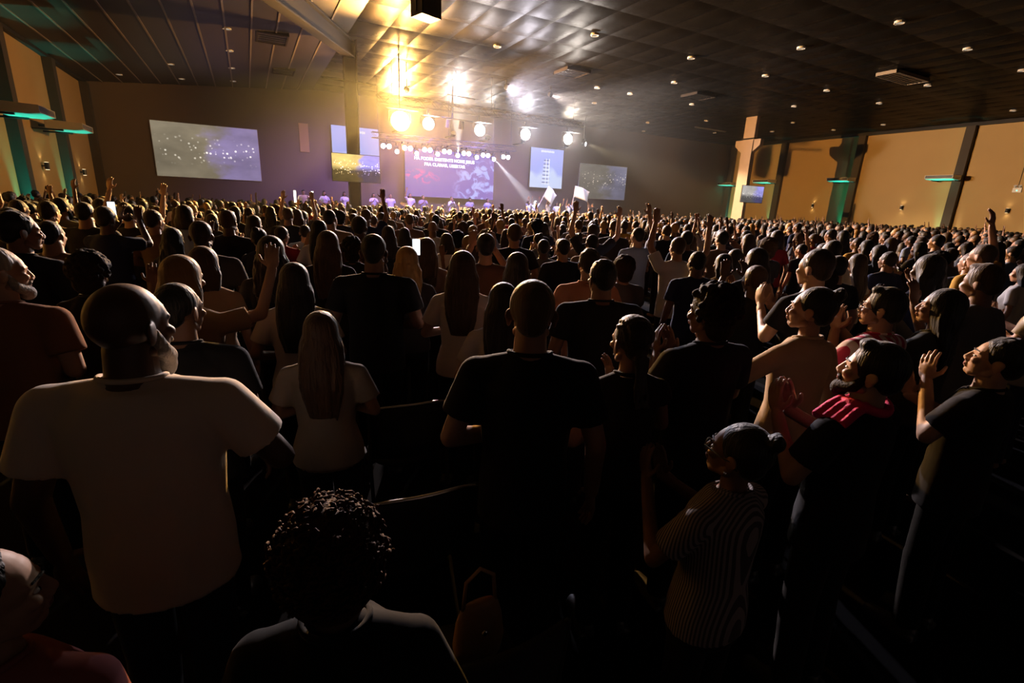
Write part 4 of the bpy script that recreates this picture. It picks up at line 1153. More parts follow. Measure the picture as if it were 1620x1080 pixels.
# ------------------------------------------------------------------ the people close to the camera: x, y, scale, facing (degrees clockwise from the stage direction)
BLK = (0.006, 0.006, 0.006); DBR = (0.016, 0.010, 0.007); BRN = (0.045, 0.025, 0.013); BLD = (0.26, 0.15, 0.05); GRY = (0.25, 0.23, 0.21)
S1 = (0.30, 0.165, 0.105); S2 = (0.17, 0.088, 0.054); S3 = (0.075, 0.038, 0.024); S4 = (0.44, 0.27, 0.18)
DARK = (0.016, 0.016, 0.018); JEAN = (0.03, 0.035, 0.05)
def H(x, y, s, fdir, label, skin=S2, hc=DBR, shirt=DARK, pants=BLK, beardc=None, group=None, **spec):
    return dict(x=x, y=y, s=s, face=fdir, label=label, cols=dict(skin=skin, hair=hc, shirt=shirt, pants=pants, beard=beardc or hc), spec=spec)
HEROES = [
 H(-0.32, 1.63, 1.022, 14, 'big bald man with a grey beard in a light grey T-shirt, seen from behind', S3, BLK, (0.78, 0.68, 0.58), JEAN, GRY, fem=False, wide=1.09, hair='bald', beard=0.022, hyaw=-24, arms=('down', ((0.33, 0.03, 1.17), (0.22, 0.26, 1.10), (-0.6, 0.8, 0), (0.3, 0.5, 0.8))), loose=0.02),
 H(-0.29, 2.39, 0.950, 18, 'man with cropped black hair in a dark shirt just beyond the bald man', S2, BLK, hair='crop', hyaw=-14, arms=('down', 'down'), wide=1.05),
 H(-1.06, 3.13, 0.996, 22, 'grey-bearded man in an orange-lit shirt cut by the left photo edge', S1, GRY, (0.20, 0.09, 0.05), beardc=GRY, hair='crop', beard=0.006, hyaw=-35, arms=('front', 'front'), wide=1.1),
 H(-1.33, 4.35, 1.059, 25, 'tall man in a dark long-sleeved shirt at the left edge behind the grey-bearded man', S2, BLK, (0.02, 0.022, 0.03), hair='short', hyaw=-28, arms=('front', 'cross'), sleeve='long'),
 H(-0.85, 3.68, 0.942, 12, 'woman with short dark curls rimmed by orange light, behind the bald head', S2, DBR, DARK, fem=True, hair='curly', seed=5, arms=('down', ((0.30, 0.06, 1.25), (0.27, 0.15, 1.50), (0.05, 0.15, 1), (0.1, -1, 0.1)))),
 H(-0.32, 2.92, 0.979, 16, 'woman with long fair hair in a fluffy tan sweater, one arm raised high', S1, BLD, (0.30, 0.19, 0.10), fem=True, hair='long_loose', seed=2, arms=('down', ((0.345, 0.08, 1.40), (0.40, 0.12, 1.645), (0.02, 0.1, 1), (0.1, -1, 0.1))), sleeve='short', curl=0.5, hyaw=-12),
 H(-0.28, 3.75, 0.959, 18, 'person with a smooth dark bob and bare tan back, next to the raised hand', S1, BRN, (0.36, 0.25, 0.16), fem=True, hair='bob', seed=3, arms=('down', 'down')),
 H(0.12, 3.84, 0.996, 14, 'slim woman with dark shoulder-length hair between the raised hand and the tall dark man', S2, DBR, DARK, fem=True, hair='wavy', seed=4, arms=('clap', 'clap')),
 H(0.21, 3.17, 0.935, 12, 'woman with thick long black hair and pale sleeves, second row past the bald man', S2, BLK, (0.34, 0.30, 0.28), fem=True, hair='long', seed=6, arms=('front', 'front'), wide=1.05),
 H(0.25, 2.34, 0.865, 14, 'short woman with long brown hair in a pale top, right of the bald man', S2, BRN, (0.20, 0.17, 0.14), fem=True, hair='long', seed=7, arms=('cross', 'cross'), wide=1.08),
 H(0.73, 3.40, 1.028, 22, 'tall man with short hair in a black shirt, in line below the pillar', S2, BLK, (0.013, 0.013, 0.014), hair='crop', wide=1.1, arms=('down', 'front')),
 H(0.90, 5.17, 0.930, 20, 'short-haired curly person half hidden behind the tall black-shirted man', S2, DBR, DARK, hair='curly', seed=8, arms=('clap', 'clap')),
 H(0.58, 4.48, 0.995, 20, 'woman with long brown hair edged in pink light, left of the tall black-shirted man', S2, BRN, DARK, fem=True, hair='long', seed=9, arms=('front', 'front')),
 H(1.06, 3.76, 0.957, 22, 'woman with loose fair hair glowing orange, right of the tall black-shirted man', S1, BLD, (0.025, 0.02, 0.02), fem=True, hair='wavy', seed=10, arms=('down', 'clap')),
 H(1.46, 4.51, 0.963, 24, 'woman with straight brown hair in a taupe top, behind the white T-shirt woman', S1, BRN, (0.14, 0.10, 0.09), fem=True, hair='long_loose', seed=11, arms=('front', 'down')),
 H(1.23, 3.04, 0.979, 25, 'woman in a white T-shirt with very long straight brown hair', S1, BRN, (0.55, 0.46, 0.40), BLK, fem=True, hair='long', seed=12, arms=('cross', 'cross')),
 H(1.22, 2.41, 0.915, 25, 'woman with long dark hair and a white sleeve beside the centre man in black', S1, DBR, (0.45, 0.38, 0.34), fem=True, hair='long', seed=13, arms=('front', 'down')),
 H(1.79, 3.32, 0.955, 26, 'woman with long dark hair seen above the centre man in black', S2, DBR, (0.10, 0.09, 0.09), fem=True, hair='long', seed=14, arms=('down', 'down')),
 H(0.86, 1.47, 1.017, 28, 'man with cropped hair in a black T-shirt standing at the centre front', S1, (0.10, 0.062, 0.035), (0.012, 0.012, 0.012), hair='crop', wide=0.98, arms=('front', 'down')),
 H(2.31, 3.11, 0.983, 25, 'man in a peach T-shirt behind the centre man in black', S1, DBR, (0.50, 0.22, 0.13), hair='short', seed=15, arms=('front', 'front')),
 H(1.93, 2.45, 0.982, 24, 'broad man in a black shirt right of the centre man in black', S2, BLK, hair='short', seed=16, wide=1.14, arms=('down', 'down'), hyaw=12),
 H(1.37, 1.51, 0.914, 18, 'bare-shouldered woman with pulled-back cornrow braids and a necklace', S1, DBR, DARK, fem=True, hair='braids', seed=17, arms=('front', 'clap'), sleeve='cap', hyaw=8, earring=True),
 H(1.82, 1.50, 0.978, 8, 'dark-haired man in black looking towards the stage, left of the beige top', S2, DBR, DARK, hair='curly', seed=18, hyaw=18, arms=('clap', 'clap'), face=True),
 H(2.44, 1.43, 0.971, 6, 'woman in a ribbed beige top lifting an open hand, face in profile', S1, BLK, (0.40, 0.29, 0.18), fem=True, hair='bun', seed=19, hyaw=22, hpitch=6, arms=(((0.33, 0.12, 1.20), (0.42, 0.30, 1.42), (0.1, 0.25, 1), (0.3, -1, 0.1)), 'down'), face=True, sleeve='long'),
 H(3.04, 1.40, 0.955, 4, 'man with glasses in a pink and white striped shirt, face in profile', S1, BLK, (0.6, 0.5, 0.5), hair='quiff', seed=20, hyaw=16, hpitch=6, arms=('pray', 'pray'), glasses=True, face=True),
 H(3.51, 1.33, 0.949, 4, 'woman pressing her hands together before her chin, dark hair', S1, BLK, (0.06, 0.06, 0.05), fem=True, hair='long', seed=21, hyaw=18, hpitch=8, arms=(((0.235, 0.10, 1.22), (0.03, 0.235, 1.47), (-0.1, 0.2, 1), (1, 0.2, 0.1)), ((0.235, 0.10, 1.22), (0.03, 0.235, 1.47), (-0.1, 0.2, 1), (1, 0.2, 0.1))), sleeve='long', face=True),
 H(1.95, 0.89, 0.917, 0, 'bearded man with a bright pink collar looking up in profile', S4, BLK, DARK, DARK, beardc=DBR, hair='quiff', seed=22, hyaw=16, hpitch=10, beard=0.006, arms=('clap', 'clap'), face=True),
 H(1.22, 0.85, 0.823, -4, 'woman with glasses and tied-back hair in a striped top, hands clapping', S2, BLK, (0.35, 0.30, 0.29), DARK, fem=True, hair='bun', seed=23, hyaw=10, hpitch=10, arms=(((0.25, 0.10, 1.16), (0.06, 0.33, 1.33), (0.0, 0.25, 1), (1, 0.2, 0)), ((0.25, 0.10, 1.16), (0.055, 0.34, 1.31), (0.0, 0.3, 1), (1, 0.2, 0))), glasses=True, earring=True, face=True),
 H(2.81, 0.83, 0.896, 0, 'dark-haired person at the right photo edge with chin raised', S4, BLK, DARK, hair='short', seed=24, hyaw=14, hpitch=14, arms=('pray', 'clap'), face=True),
 H(0.08, 0.78, 0.868, 18, 'dark-curled woman close to the camera at the bottom, seen from behind', S3, (0.05, 0.022, 0.012), (0.005, 0.005, 0.005), fem=True, hair='coils', seed=25, arms=('down', 'front'), hyaw=-6),
 H(-0.475, 1.03, 0.815, 26, 'person at the lower left photo corner, only ear and cheek lit', S4, BLK, (0.35, 0.12, 0.12), hair='crop', hyaw=-42, arms=('front', 'front'), face=True),
]
# cloth with woven stripes for two of them
def stripe_mat(name, a, b_, scale, axis):
    m, nt, out = mat_new(name); L = nt.links.new
    p = N(nt, 'ShaderNodeBsdfPrincipled', Roughness=0.85); tc = N(nt, 'ShaderNodeTexCoord'); sp = N(nt, 'ShaderNodeSeparateXYZ'); L(tc.outputs['Object'], sp.inputs[0])
    mu = N(nt, 'ShaderNodeMath', operation='MULTIPLY'); L(sp.outputs[axis], mu.inputs[0]); mu.inputs[1].default_value = scale
    fr = N(nt, 'ShaderNodeMath', operation='FRACT'); L(mu.outputs[0], fr.inputs[0])
    gt = N(nt, 'ShaderNodeMath', operation='GREATER_THAN'); L(fr.outputs[0], gt.inputs[0]); gt.inputs[1].default_value = 0.5
    mx = N(nt, 'ShaderNodeMix', data_type='RGBA'); L(gt.outputs[0], mx.inputs['Factor']); mx.inputs['A'].default_value = (*a, 1); mx.inputs['B'].default_value = (*b_, 1)
    L(mx.outputs['Result'], p.inputs['Base Color']); L(p.outputs[0], out.inputs['Surface'])
    return m
PINK = pbr('pink_knit', (0.80, 0.03, 0.14), 0.8, bump=(40.0, 0.6, (1, 1, 1)))
STRIPE1 = stripe_mat('pink_white_stripe', (0.65, 0.55, 0.55), (0.40, 0.02, 0.07), 16.0, 'X')
STRIPE2 = stripe_mat('fine_grey_stripe', (0.32, 0.27, 0.27), (0.06, 0.05, 0.05), 90.0, 'Y')
placed = []
for hdef in HEROES:
    P = person_parts(hdef['spec'], 0)
    mt = {'shirt': STRIPE1, 'collar': STRIPE1} if 'striped shirt' in hdef['label'] else {'shirt': STRIPE2, 'collar': STRIPE2} if 'striped top' in hdef['label'] else None
    if 'pink collar' in hdef['label']:                       # a pink scarf shape for the lit part of collar and shoulder, shirt kept dark
        pk = MB(); pts = []
        for k in range(24):
            a = 2 * math.pi * k / 24
            pts.append((0.085 * math.cos(a), -0.018 + 0.075 * math.sin(a), 1.470 + 0.012 * math.cos(2 * a)))
        pk.tube(pts, 0.020, 8, True)
        for k in range(4): pk.tube([(-0.05, -0.05 + 0.03 * k, 1.480), (-0.12, -0.05 + 0.032 * k, 1.462), (-0.20, -0.05 + 0.034 * k, 1.425)], 0.019, 8)
        P['collar'] = remesh(pk, 0.005, 2, 0.5, 'lit_collar'); mt = {'collar': PINK}
    o = assemble(P, (hdef['x'], hdef['y'], 0), R(-hdef['face']), hdef['s'], hdef['cols'], hdef['spec'].get('hair') in ('curly', 'afro', 'coils'), mt)
    tag(o, hdef['label'], 'person', 'people close to the camera')
    placed.append((hdef['x'], hdef['y']))
    if 'cornrow' in hdef['label']:
        nk = MB()
        nk.tube([(0.070 * math.cos(t), -0.02 + 0.066 * math.sin(t), 1.458 - 0.03 * max(0, math.sin(t))) for t in [2 * math.pi * k / 30 for k in range(30)]], 0.0035, 6, True)
        c = nk.build('necklace', CHROME, o)

# ------------------------------------------------------------------ standing types for the rows behind
PROTO = {
 'm_short': dict(hair='short', seed=31, arms=('front', 'front')), 'm_crop': dict(hair='crop', arms=('down', 'down'), wide=1.05), 'm_wide': dict(hair='crop', wide=1.2, arms=('down', 'front')),
 'm_bald': dict(hair='bald', wide=1.08, arms=('front', 'front')), 'm_clap': dict(hair='short', seed=32, arms=('clap', 'clap')), 'm_half': dict(hair='quiff', arms=('half', 'down')),
 'm_up': dict(hair='short', seed=33, arms=('up', 'up_out')), 'm_one': dict(hair='crop', arms=('down', 'up')), 'm_beard': dict(hair='quiff', beard=0.006, arms=('cross', 'cross')),
 'm_afro': dict(hair='curly', seed=34, arms=('down', 'clap')),
 'f_long': dict(fem=True, hair='long', seed=35, arms=('front', 'front')), 'f_loose': dict(fem=True, hair='wavy', seed=36, arms=('clap', 'clap')), 'f_bob': dict(fem=True, hair='bob', seed=37, arms=('down', 'down')),
 'f_bun': dict(fem=True, hair='bun', arms=('pray', 'pray'), sleeve='long'), 'f_pony': dict(fem=True, hair='ponytail', arms=('half', 'front')), 'f_curly': dict(fem=True, hair='curly', seed=38, arms=('front', 'clap')),
 'f_up': dict(fem=True, hair='long', seed=39, arms=('up', 'up')), 'f_one': dict(fem=True, hair='wavy', seed=40, arms=('up_out', 'down')), 'm_phone': dict(hair='short', seed=41, arms=('phone', 'phone')),
}
PROTO = {k: person_parts(dict(v, collar=False), 1) for k, v in PROTO.items()}
DESC = {'m_short': 'short-haired man', 'm_crop': 'crop-haired man', 'm_wide': 'broad-shouldered man', 'm_bald': 'bald man', 'm_clap': 'short-haired man clapping', 'm_half': 'man holding up one palm',
        'm_up': 'arms-up man', 'm_one': 'man raising his right arm', 'm_beard': 'bearded man', 'm_afro': 'curly-haired man', 'f_long': 'long-haired woman', 'f_loose': 'wavy-haired woman clapping',
        'f_bob': 'woman with bobbed hair', 'f_bun': 'woman with a hair bun', 'f_pony': 'woman with a ponytail', 'f_curly': 'curly-haired woman', 'f_up': 'arms-up long-haired woman', 'f_one': 'woman raising her left arm', 'm_phone': 'man holding up a phone'}
SHIRTS = [('black', DARK, 7), ('dark grey', (0.035, 0.035, 0.04), 4), ('grey', (0.10, 0.095, 0.095), 3), ('white', (0.40, 0.37, 0.35), 2), ('navy', (0.015, 0.02, 0.05), 3), ('red', (0.30, 0.025, 0.03), 1),
          ('tan', (0.18, 0.12, 0.08), 2), ('yellow', (0.35, 0.21, 0.04), 1), ('pale blue', (0.20, 0.25, 0.36), 1), ('brown', (0.10, 0.055, 0.035), 2)]
SKINS = [S1, S2, S2, S3, S4, S1]
HAIRS = [BLK, BLK, BLK, DBR, DBR, DBR, BRN, BRN, BLK, DBR, BLD]
rnd = random.Random(77)
def pick_shirt():
    n = rnd.uniform(0, sum(s[2] for s in SHIRTS))
    for nm, c, w in SHIRTS:
        n -= w
        if n <= 0: return nm, c
    return SHIRTS[0][:2]
CAMX = math.sin(yaw), math.cos(yaw)
def px_of(x, y, z=1.7):
    v = Vector((x, y, z)) - Vector((0, 0, 2.0))
    d = v.dot(fw)
    return (810 + 774.7 * v.dot(ix) / d, 540 + 774.7 * v.dot(iy) / d, d) if d > 0.2 else (None, None, d)
REFS = [(60, 'by the left wall columns'), (240, 'below the left projection screen'), (420, 'left of the steel pillar'), (560, 'below the steel pillar'), (680, 'below the amber lamp'), (800, 'below the lyrics'), (930, 'below the blue banner'),
        (1070, 'left of the concrete pillar'), (1200, 'below the concrete pillar'), (1360, 'below the pillar shadow'), (1480, 'below the wall sconces'), (1620, 'at the right photo edge')]
used_labels = set()
def crowd_label(kind, shirt, x, y, d):
    X = px_of(x, y)[0]
    ref = min(REFS, key=lambda r: abs(r[0] - X))[1]
    dist = 'near' if d < 4.5 else 'middle' if d < 8 else 'back'
    return '%s in a %s top, %s rows %s' % (DESC[kind], shirt, dist, ref)
def crowd_person(kind, x, y, s, turn=0.0, shirt=None):
    parts = PROTO[kind]
    nm, sc_ = shirt or pick_shirt()
    to = math.degrees(math.atan2(12.5 - x, 31.0 - y)) * 0.75
    o = assemble(parts, (x, y, 0), R(-(to + turn)), s, dict(skin=rnd.choice(SKINS), hair=rnd.choice(HAIRS), shirt=sc_, pants=rnd.choice((JEAN, BLK, DARK))), kind in ('m_afro', 'f_curly'))
    d = math.hypot(x, y)
    tag(o, crowd_label(kind, nm, x, y, d), 'person', 'people standing in the rows of the hall')
    placed.append((x, y))
    return o
def free(x, y, r):
    return all((x - a) ** 2 + (y - b) ** 2 > r * r for a, b in placed)
# second ring, placed one by one
W_, G_, D_, K_ = ('white', (0.50, 0.47, 0.44)), ('grey', (0.16, 0.15, 0.15)), ('dark grey', (0.05, 0.05, 0.055)), ('black', DARK)
RING = [(-2.77, 9.26, 1.034, 'm_crop'), (-2.35, 9.4, 1.023, 'f_bun'), (-2.01, 7.55, 1.051, 'm_short'), (-2.56, 10.02, 1.04, 'm_crop'), (-2.2, 8.77, 1.059, 'm_beard'), (-1.61, 7.2, 1.06, 'm_wide'), (-1.88, 9.3, 1.06, 'f_one'), (-1.30, 6.54, 1.045, 'm_phone'),
        (-1.35, 8.0, 1.03, 'm_clap'), (-1.52, 8.79, 1.044, 'm_up'), (-0.96, 6.98, 1.024, 'm_short'), (-0.71, 7.61, 1.053, 'f_bob'), (-0.35, 4.73, 1.028, 'm_crop'), (-0.21, 6.58, 1.04, 'm_half'), (-1.42, 5.28, 0.999, 'm_wide'),
        (0.19, 6.35, 0.999, 'f_loose'), (0.56, 8.86, 1.042, 'm_crop'), (0.74, 9.44, 1.021, 'f_up'), (0.98, 7.27, 1.059, 'm_wide'), (0.73, 6.34, 0.999, 'f_long'), (1.11, 5.88, 1.04, 'm_short'), (1.24, 5.0, 1.019, 'm_crop'), (2.11, 7.63, 0.916, 'f_long'),
        (2.58, 9.0, 1.016, 'm_crop'), (2.25, 6.14, 0.927, 'f_bob'), (2.63, 6.72, 0.921, 'f_curly'), (2.28, 5.48, 0.941, 'f_pony'), (2.06, 4.8, 0.923, 'f_bob'), (2.75, 5.21, 1.03, 'm_short'), (2.63, 7.82, 0.975, 'm_bald'), (1.92, 3.75, 1.019, 'f_long'),
        (3.95, 6.68, 0.916, 'f_bun'), (3.14, 4.75, 0.956, 'm_crop'), (3.78, 5.07, 0.975, 'm_crop'), (3.31, 5.46, 0.916, 'm_short'), (5.51, 6.8, 1.049, 'm_crop'), (4.69, 5.27, 1.026, 'm_one'), (3.0, 3.52, 0.916, 'm_afro'), (2.80, 3.02, 0.96, 'f_long'),
        (4.3, 4.15, 0.995, 'm_up'), (3.78, 3.38, 0.954, 'm_crop'), (4.45, 3.63, 0.918, 'f_bob'), (3.98, 2.90, 0.995, 'f_loose'), (4.14, 2.40, 0.927, 'f_curly'), (3.25, 1.93, 1.046, 'm_clap'), (5.62, 3.2, 1.027, 'm_crop'), (7.58, 3.69, 0.97, 'f_long'),
        (6.99, 3.28, 0.943, 'm_short'), (4.71, 1.92, 1.019, 'f_loose'), (4.23, 1.41, 1.016, 'm_half'), (3.73, 1.19, 1.026, 'm_beard'), (6.33, 2.17, 1.056, 'm_one'), (3.40, 2.46, 0.943, 'm_phone'), (4.8, 2.66, 0.969, 'm_crop')]
for (x, y, s, kind) in RING:
    if free(x, y, 0.52): crowd_person(kind, x, y, s, rnd.uniform(-10, 10), W_ if (x, y) in ((4.3, 4.15), (0.73, 6.34), (2.25, 6.14)) else ((K_, D_, K_, G_)[int(x * 10 + y) % 4] if math.hypot(x, y) < 5.0 else None))
# the rows of the hall, in depth order from the camera
N_PEOPLE = 268
KW = [('m_short', 10), ('m_crop', 10), ('m_wide', 6), ('m_bald', 1), ('m_clap', 6), ('m_half', 3), ('m_up', 1), ('m_one', 2), ('m_beard', 5), ('m_afro', 4), ('f_long', 10), ('f_loose', 7), ('f_bob', 7), ('f_bun', 6), ('f_pony', 5), ('f_curly', 4), ('f_up', 1), ('f_one', 2), ('m_phone', 2)]
KL = [k for k, w in KW for _ in range(w)]
seats = []
row = 0
yy = 1.47
while yy < 26.0:
    xx = XL + 0.75 + (row % 2) * 0.3
    while xx < XR - 0.6:
        x, y = xx + rnd.uniform(-0.12, 0.12), yy + rnd.uniform(-0.12, 0.12)
        X, Y_, d = px_of(x, y)
        if X is not None and -60 < X < 1690 and math.hypot(x, y) > 3.5 and rnd.random() < 0.9 and math.hypot(x - 4.1, y - 22.4) > 0.7 and math.hypot(x - 29.25, y - 23.2) > 1.1 and (x < 39.6 and x > -6.0):
            seats.append((math.hypot(x, y), x, y))
        xx += 0.64
    yy += 0.89; row += 1
seats.sort()
far = []
n_now = len(placed)
for d, x, y in seats:
    if not free(x, y, 0.57): continue
    kind = rnd.choice(KL)
    s = rnd.gauss(0.985, 0.035); s = min(1.06, max(0.90, s))
    if kind[0] == 'f': s -= 0.03
    if n_now < N_PEOPLE:
        crowd_person(kind, x, y, s, rnd.uniform(-14, 14)); n_now += 1
    else:
        far.append((kind, x, y, s, rnd.uniform(-14, 14)))

# the distant crowd beyond the counted people: one mass
def light_copy(parts):
    vs = []; fs = []; ids = []
    for k, ratio in (('body', 0.034), ('shirt', 0.11), ('hair', 0.11)):
        if k not in parts: continue
        ob = bpy.data.objects.new('tmp', parts[k]); WS.collection.objects.link(ob)
        m = ob.modifiers.new('d', 'DECIMATE'); m.ratio = ratio
        WS.view_layers[0].update(); dg = WS.view_layers[0].depsgraph
        me = bpy.data.meshes.new_from_object(ob.evaluated_get(dg)); bpy.data.objects.remove(ob)
        n = len(vs)
        for v in me.vertices:
            vs.append(tuple(v.co)); ids.append({'body': 0 if v.co.z > 0.9 or abs(v.co.x) > 0.2 else 3, 'shirt': 1, 'hair': 2}[k])
        for p in me.polygons:
            q = [i + n for i in p.vertices]
            for a in range(1, len(q) - 1): fs.append((q[0], q[a], q[a + 1]))
        bpy.data.meshes.remove(me)
    return np.array(vs), np.array(fs), np.array(ids)
LIGHT = {k: light_copy(v) for k, v in PROTO.items()}
V, F, C = [], [], []
nv = 0
for kind, x, y, s, turn in far:
    v, f_, ids = LIGHT[kind]
    to = R(-(math.degrees(math.atan2(12.5 - x, 31.0 - y)) * 0.75 + turn))
    c_, s_ = math.cos(to), math.sin(to)
    w = np.stack([(v[:, 0] * c_ - v[:, 1] * s_) * s + x, (v[:, 0] * s_ + v[:, 1] * c_) * s + y, v[:, 2] * s], 1)
    pal = np.array([rnd.choice(SKINS), pick_shirt()[1], rnd.choice(HAIRS), DARK])
    V.append(w); F.append(f_ + nv); C.append(pal[ids]); nv += len(v)
V = np.concatenate(V); F = np.concatenate(F); C = np.concatenate(C)
me = bpy.data.meshes.new('distant_crowd')
me.vertices.add(len(V)); me.vertices.foreach_set('co', V.ravel().astype(np.float32))
me.loops.add(F.size); me.loops.foreach_set('vertex_index', F.ravel().astype(np.int32))
me.polygons.add(len(F)); me.polygons.foreach_set('loop_start', np.arange(0, F.size, 3, dtype=np.int32))
me.update(calc_edges=True)
ca = me.attributes.new('Col', 'FLOAT_COLOR', 'POINT')
ca.data.foreach_set('color', np.concatenate([C, np.ones((len(C), 1))], 1).ravel().astype(np.float32))
me.shade_smooth()
m, nt, out = mat_new('crowd_colours')
p = N(nt, 'ShaderNodeBsdfPrincipled', Roughness=0.6); at = N(nt, 'ShaderNodeAttribute', attribute_name='Col')
nt.links.new(at.outputs['Color'], p.inputs['Base Color']); nt.links.new(p.outputs[0], out.inputs['Surface'])
me.materials.append(m)
tag(link('distant_crowd', me), 'mass of standing people filling the far rows up to the stage', 'crowd', kind='stuff')
print('people', len(placed), 'far', len(far), 'far tris', len(F))

# where labels would be equal, the nearest comes first
ORDN = ('nearest', 'second nearest', 'third nearest', 'fourth nearest', 'fifth nearest', 'sixth nearest', 'seventh nearest', 'eighth nearest')
by = {}
for o in bpy.data.objects:
    if o.get('group') == 'people standing in the rows of the hall': by.setdefault(o['label'], []).append(o)
for lb, os_ in by.items():
    if len(os_) > 1:
        os_.sort(key=lambda o: o.location.length)
        for o, w in zip(os_, ORDN):
            o['label'] = w + ' ' + lb.replace('concrete pillar', 'peach pillar').replace(' rows', '').replace('in a ', 'in ')
for o in bpy.data.objects:
    if o.get('group') == 'people standing in the rows of the hall' and len(o['label'].replace('-', ' ').split()) > 15: o['label'] = o['label'].replace(' the ', ' ')
# ------------------------------------------------------------------ performers on stage
WHT = (0.75, 0.74, 0.76)
def performer(kind, x, y, shirt, label, turn=180.0, s=1.0, pants=(0.05, 0.05, 0.08), hair=BLK):
    o = assemble(PROTO[kind], (x, y, STAGE_Z), R(turn), s, dict(skin=S1, hair=hair, shirt=shirt, pants=pants), kind in ('m_afro', 'f_curly'))
    tag(o, label, 'person', 'performers on the stage')
performer('m_half', 2.66, 29.0, (0.6, 0.5, 0.35), 'lone singer between the two white light tubes on the stage', 180)
performer('f_long', 3.70, 29.0, WHT, 'singer in white nearest the light tubes, first left of the steel pillar')
performer('f_bob', 4.75, 29.1, WHT, 'singer in white right beside the steel pillar')
performer('f_loose', 6.30, 29.0, WHT, 'keyboard player in white right of the steel pillar')
performer('m_crop', 7.35, 29.4, WHT, 'drummer in white behind the pale blue drum kit')
performer('m_one', 8.52, 29.4, WHT, 'tall guitarist in white with an arm up beside the drums', s=1.05)
performer('m_clap', 9.23, 29.2, (0.3, 0.3, 0.4), 'musician in grey between drums and singers')
performer('f_bun', 10.93, 28.95, WHT, 'singer in white at the microphone under the lyrics')
performer('m_beard', 12.12, 28.95, (0.45, 0.45, 0.5), 'singer in grey at the middle microphone')
performer('f_pony', 13.31, 28.95, (0.5, 0.5, 0.62), 'singer in pale blue at the last microphone')
for k, (x, y, kind, lb) in enumerate(((15.7, 28.0, 'f_up', 'first white dancer with both arms up, nearest the slanting beam'), (16.45, 28.4, 'm_up', 'white dancer holding the folded flag below the blue banner'),
                                 (17.1, 27.9, 'f_up', 'white dancer with arms up below the middle of the blue banner'), (17.95, 28.2, 'f_one', 'white dancer waving one arm right of the folded flag'),
                                 (18.75, 28.0, 'm_up', 'white dancer under the long wavy flag'), (19.5, 28.3, 'm_one', 'last white dancer, at the stage end'))):
    performer(kind, x, y, WHT, lb, 180 + 25 * (-1) ** k, 0.98, WHT)
# dark camera operator in front of the stage
performer('m_phone', 20.4, 27.6, DARK, 'dark camera operator on the stage end right of the dancers', 30)

# flags
def flag(loc, w, h, tilt, label, seed):
    e = empty('flag', loc)
    d = Vector((math.sin(R(tilt)), 0, math.cos(R(tilt)))); n_ = Vector((math.cos(R(tilt)), 0, -math.sin(R(tilt))))
    MB().cyl((0, 0, 0), d * (h + 0.7), 0.015).build('pole', WHITE, e)
    m = MB(); nu, nv_ = 14, 8; vs = []; fs = []
    rr = random.Random(seed)
    for j in range(nv_ + 1):
        for i in range(nu + 1):
            u, v = i / nu, j / nv_
            q = d * (0.7 + h * v) + n_ * (w * u) + Vector((0, 0.10 * math.sin(7 * u + 2 * v) * u, -0.18 * u * u))
            vs.append(q)
    for j in range(nv_):
        for i in range(nu):
            a = j * (nu + 1) + i; fs.append((a, a + 1, a + nu + 2, a + nu + 1))
    o = m.add(vs, fs).build('cloth', pbr('flag_cloth', (0.75, 0.75, 0.72), 0.8), e, True)
    sd = o.modifiers.new('thickness', 'SOLIDIFY'); sd.thickness = 0.006
    tag(e, label, 'flag')
flag((16.2, 27.6, STAGE_Z + 1.35), 0.75, 0.75, 28, 'white flag held up below the blue banner', 1)
flag((18.75, 27.6, STAGE_Z + 1.35), 1.2, 0.7, 6, 'grey wavy flag sloping down at the stage end', 2)

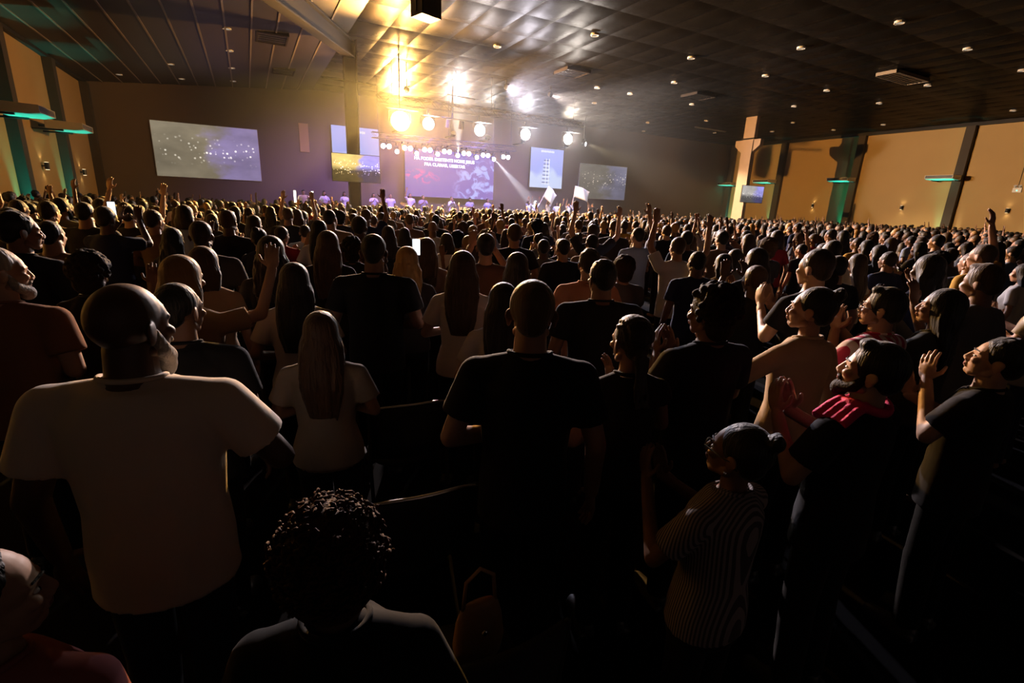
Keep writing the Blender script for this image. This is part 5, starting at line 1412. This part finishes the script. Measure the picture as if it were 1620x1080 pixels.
# ------------------------------------------------------------------ chairs between the nearest people
def chair_parts():
    P = {}
    m = MB(); m.loft([(0, 0.235, 0.43, 0.215, 0.215), (0, 0.235, 0.455, 0.225, 0.225), (0, 0.235, 0.475, 0.215, 0.215)], 20); P['seat'] = (m.mesh('seat', True), pbr('chair_fabric', (0.02, 0.02, 0.022), 0.9))
    bk = MB(); n = 12; vs = []; fs = []
    for j in range(5):
        for i in range(n + 1):
            u = -1 + 2 * i / n; z = 0.52 + 0.34 * j / 4
            for t in (0, 0.03):
                vs.append((0.225 * u, 0.045 * u * u - t - 0.05 * j / 4, z - 0.012 * u * u * (j == 4)))
    def ix_(j, i, t): return (j * (n + 1) + i) * 2 + t
    for j in range(4):
        for i in range(n):
            fs.append((ix_(j,i,0), ix_(j,i+1,0), ix_(j+1,i+1,0), ix_(j+1,i,0))); fs.append((ix_(j,i,1), ix_(j+1,i,1), ix_(j+1,i+1,1), ix_(j,i+1,1)))
    for i in range(n):
        fs.append((ix_(4,i,0), ix_(4,i+1,0), ix_(4,i+1,1), ix_(4,i,1))); fs.append((ix_(0,i,1), ix_(0,i+1,1), ix_(0,i+1,0), ix_(0,i,0)))
    for j in range(4):
        fs.append((ix_(j,0,1), ix_(j,0,0), ix_(j+1,0,0), ix_(j+1,0,1))); fs.append((ix_(j,n,0), ix_(j,n,1), ix_(j+1,n,1), ix_(j+1,n,0)))
    P['backrest'] = (bk.add(vs, fs).mesh('backrest', True), bpy.data.materials['chair_fabric'])
    fr = MB(); fr.tube([(0.24 * u, 0.045 * u * u - 0.068, 0.868 - 0.03 * u ** 4) for u in [-1 + 2 * k / 16 for k in range(17)]], 0.009, 8)
    P['top_rail'] = (fr.mesh('top_rail', True), pbr('dull_chrome', (0.4, 0.38, 0.35), 0.35, metal=1.0))
    for k, (sx, yb) in enumerate(((-1, 0), (1, 0))):
        P['back_leg_%d' % k] = (MB().tube([(0.235 * sx, -0.02, 0.85), (0.235 * sx, 0.02, 0.5), (0.225 * sx, -0.04, 0.0)], 0.011, 8).mesh('leg', True), MATTE_BLACK)
        P['front_leg_%d' % k] = (MB().tube([(0.225 * sx, 0.05, 0.44), (0.225 * sx, 0.40, 0.42), (0.225 * sx, 0.43, 0.0)], 0.011, 8).mesh('leg', True), MATTE_BLACK)
    for me, mt in P.values(): me.materials.append(mt)
    return P
CH = chair_parts()
def chair(x, y, label, rail=True):
    e = empty('conference_chair', (x, y, 0), R(-3))
    for k, (me, mt) in CH.items():
        if rail or k != 'top_rail': link('leg' if 'leg' in k else k, me, e)
    tag(e, label, 'chair', 'conference chairs between the front rows')
for x, y, lb in ((0.74, 2.62, 'chair whose curved rim shines left of the centre man in black'), (0.52, 1.72, 'chair whose short bright rim shows low between bald man and centre man'), (1.30, 1.86, 'chair behind the bare-shouldered woman'),
                 (0.48, 0.95, 'chair at the bottom near the dark-curled woman')):
    chair(x, y, lb, 'bottom' not in lb)

# bag and cloth on the near chair, phones held in the crowd
TAN = pbr('tan_leather', (0.42, 0.26, 0.13), 0.5, bump=(25.0, 0.4, (1, 1, 1)))
e = empty('handbag', (0.58, 1.24, 0.476))
m = MB(); m.loft([(0, 0, 0.0, 0.085, 0.045), (0, 0, 0.06, 0.095, 0.052), (0, 0, 0.15, 0.085, 0.04), (0, 0, 0.20, 0.07, 0.022), (0, 0, 0.22, 0.05, 0.012)], 20)
m.build('body', TAN, e, True)
MB().tube([(-0.06, 0, 0.20), (-0.05, 0, 0.31), (0, 0, 0.35), (0.05, 0, 0.31), (0.06, 0, 0.20)], 0.007, 8).build('handle', TAN, e, True)
MB().ell((0, -0.05, 0.13), (0.012, 0.008, 0.012)).build('clasp', CHROME, e, True)
tag(e, 'tan handbag on the chair seat at the bottom centre', 'handbag')
m = MB(); rr = random.Random(9)
for _ in range(16): m.ell((rr.uniform(-.09, .09), rr.uniform(-.06, .06), rr.uniform(.02, .07)), (rr.uniform(.03, .06), rr.uniform(.03, .05), rr.uniform(.02, .035)), Euler((rr.uniform(-.5,.5), rr.uniform(-.5,.5), rr.uniform(0, 3))).to_matrix())
me = remesh(m, 0.006, 2, 0.4, 'jacket'); me.materials.append(pbr('cream_cloth', (0.6, 0.5, 0.45), 0.9))
tag(link('folded_jacket', me, None, None, (0.40, 1.15, 0.49)), 'crumpled cream jacket left on a chair at the bottom centre', 'jacket')
PH = emit('phone_screen', (0.85, 0.92, 1.0), 2.4)
for x, y, z, rz, lb in ((-1.30, 6.82, 1.70, 14, 'lit phone held up over the crowd near the left wall'), (1.30, 4.32, 1.52, -10, 'lit phone held among the rows below the amber lamp')):
    e = empty('phone', (x, y, z), R(rz))
    MB().box(-0.036, 0.036, -0.004, 0.004, 0, 0.15).build('case', BLACKM, e)
    MB().box(-0.032, 0.032, -0.0055, -0.0041, 0.006, 0.144).build('screen', PH, e)
    tag(e, lb, 'phone')

bpy.data.scenes.remove(WS)
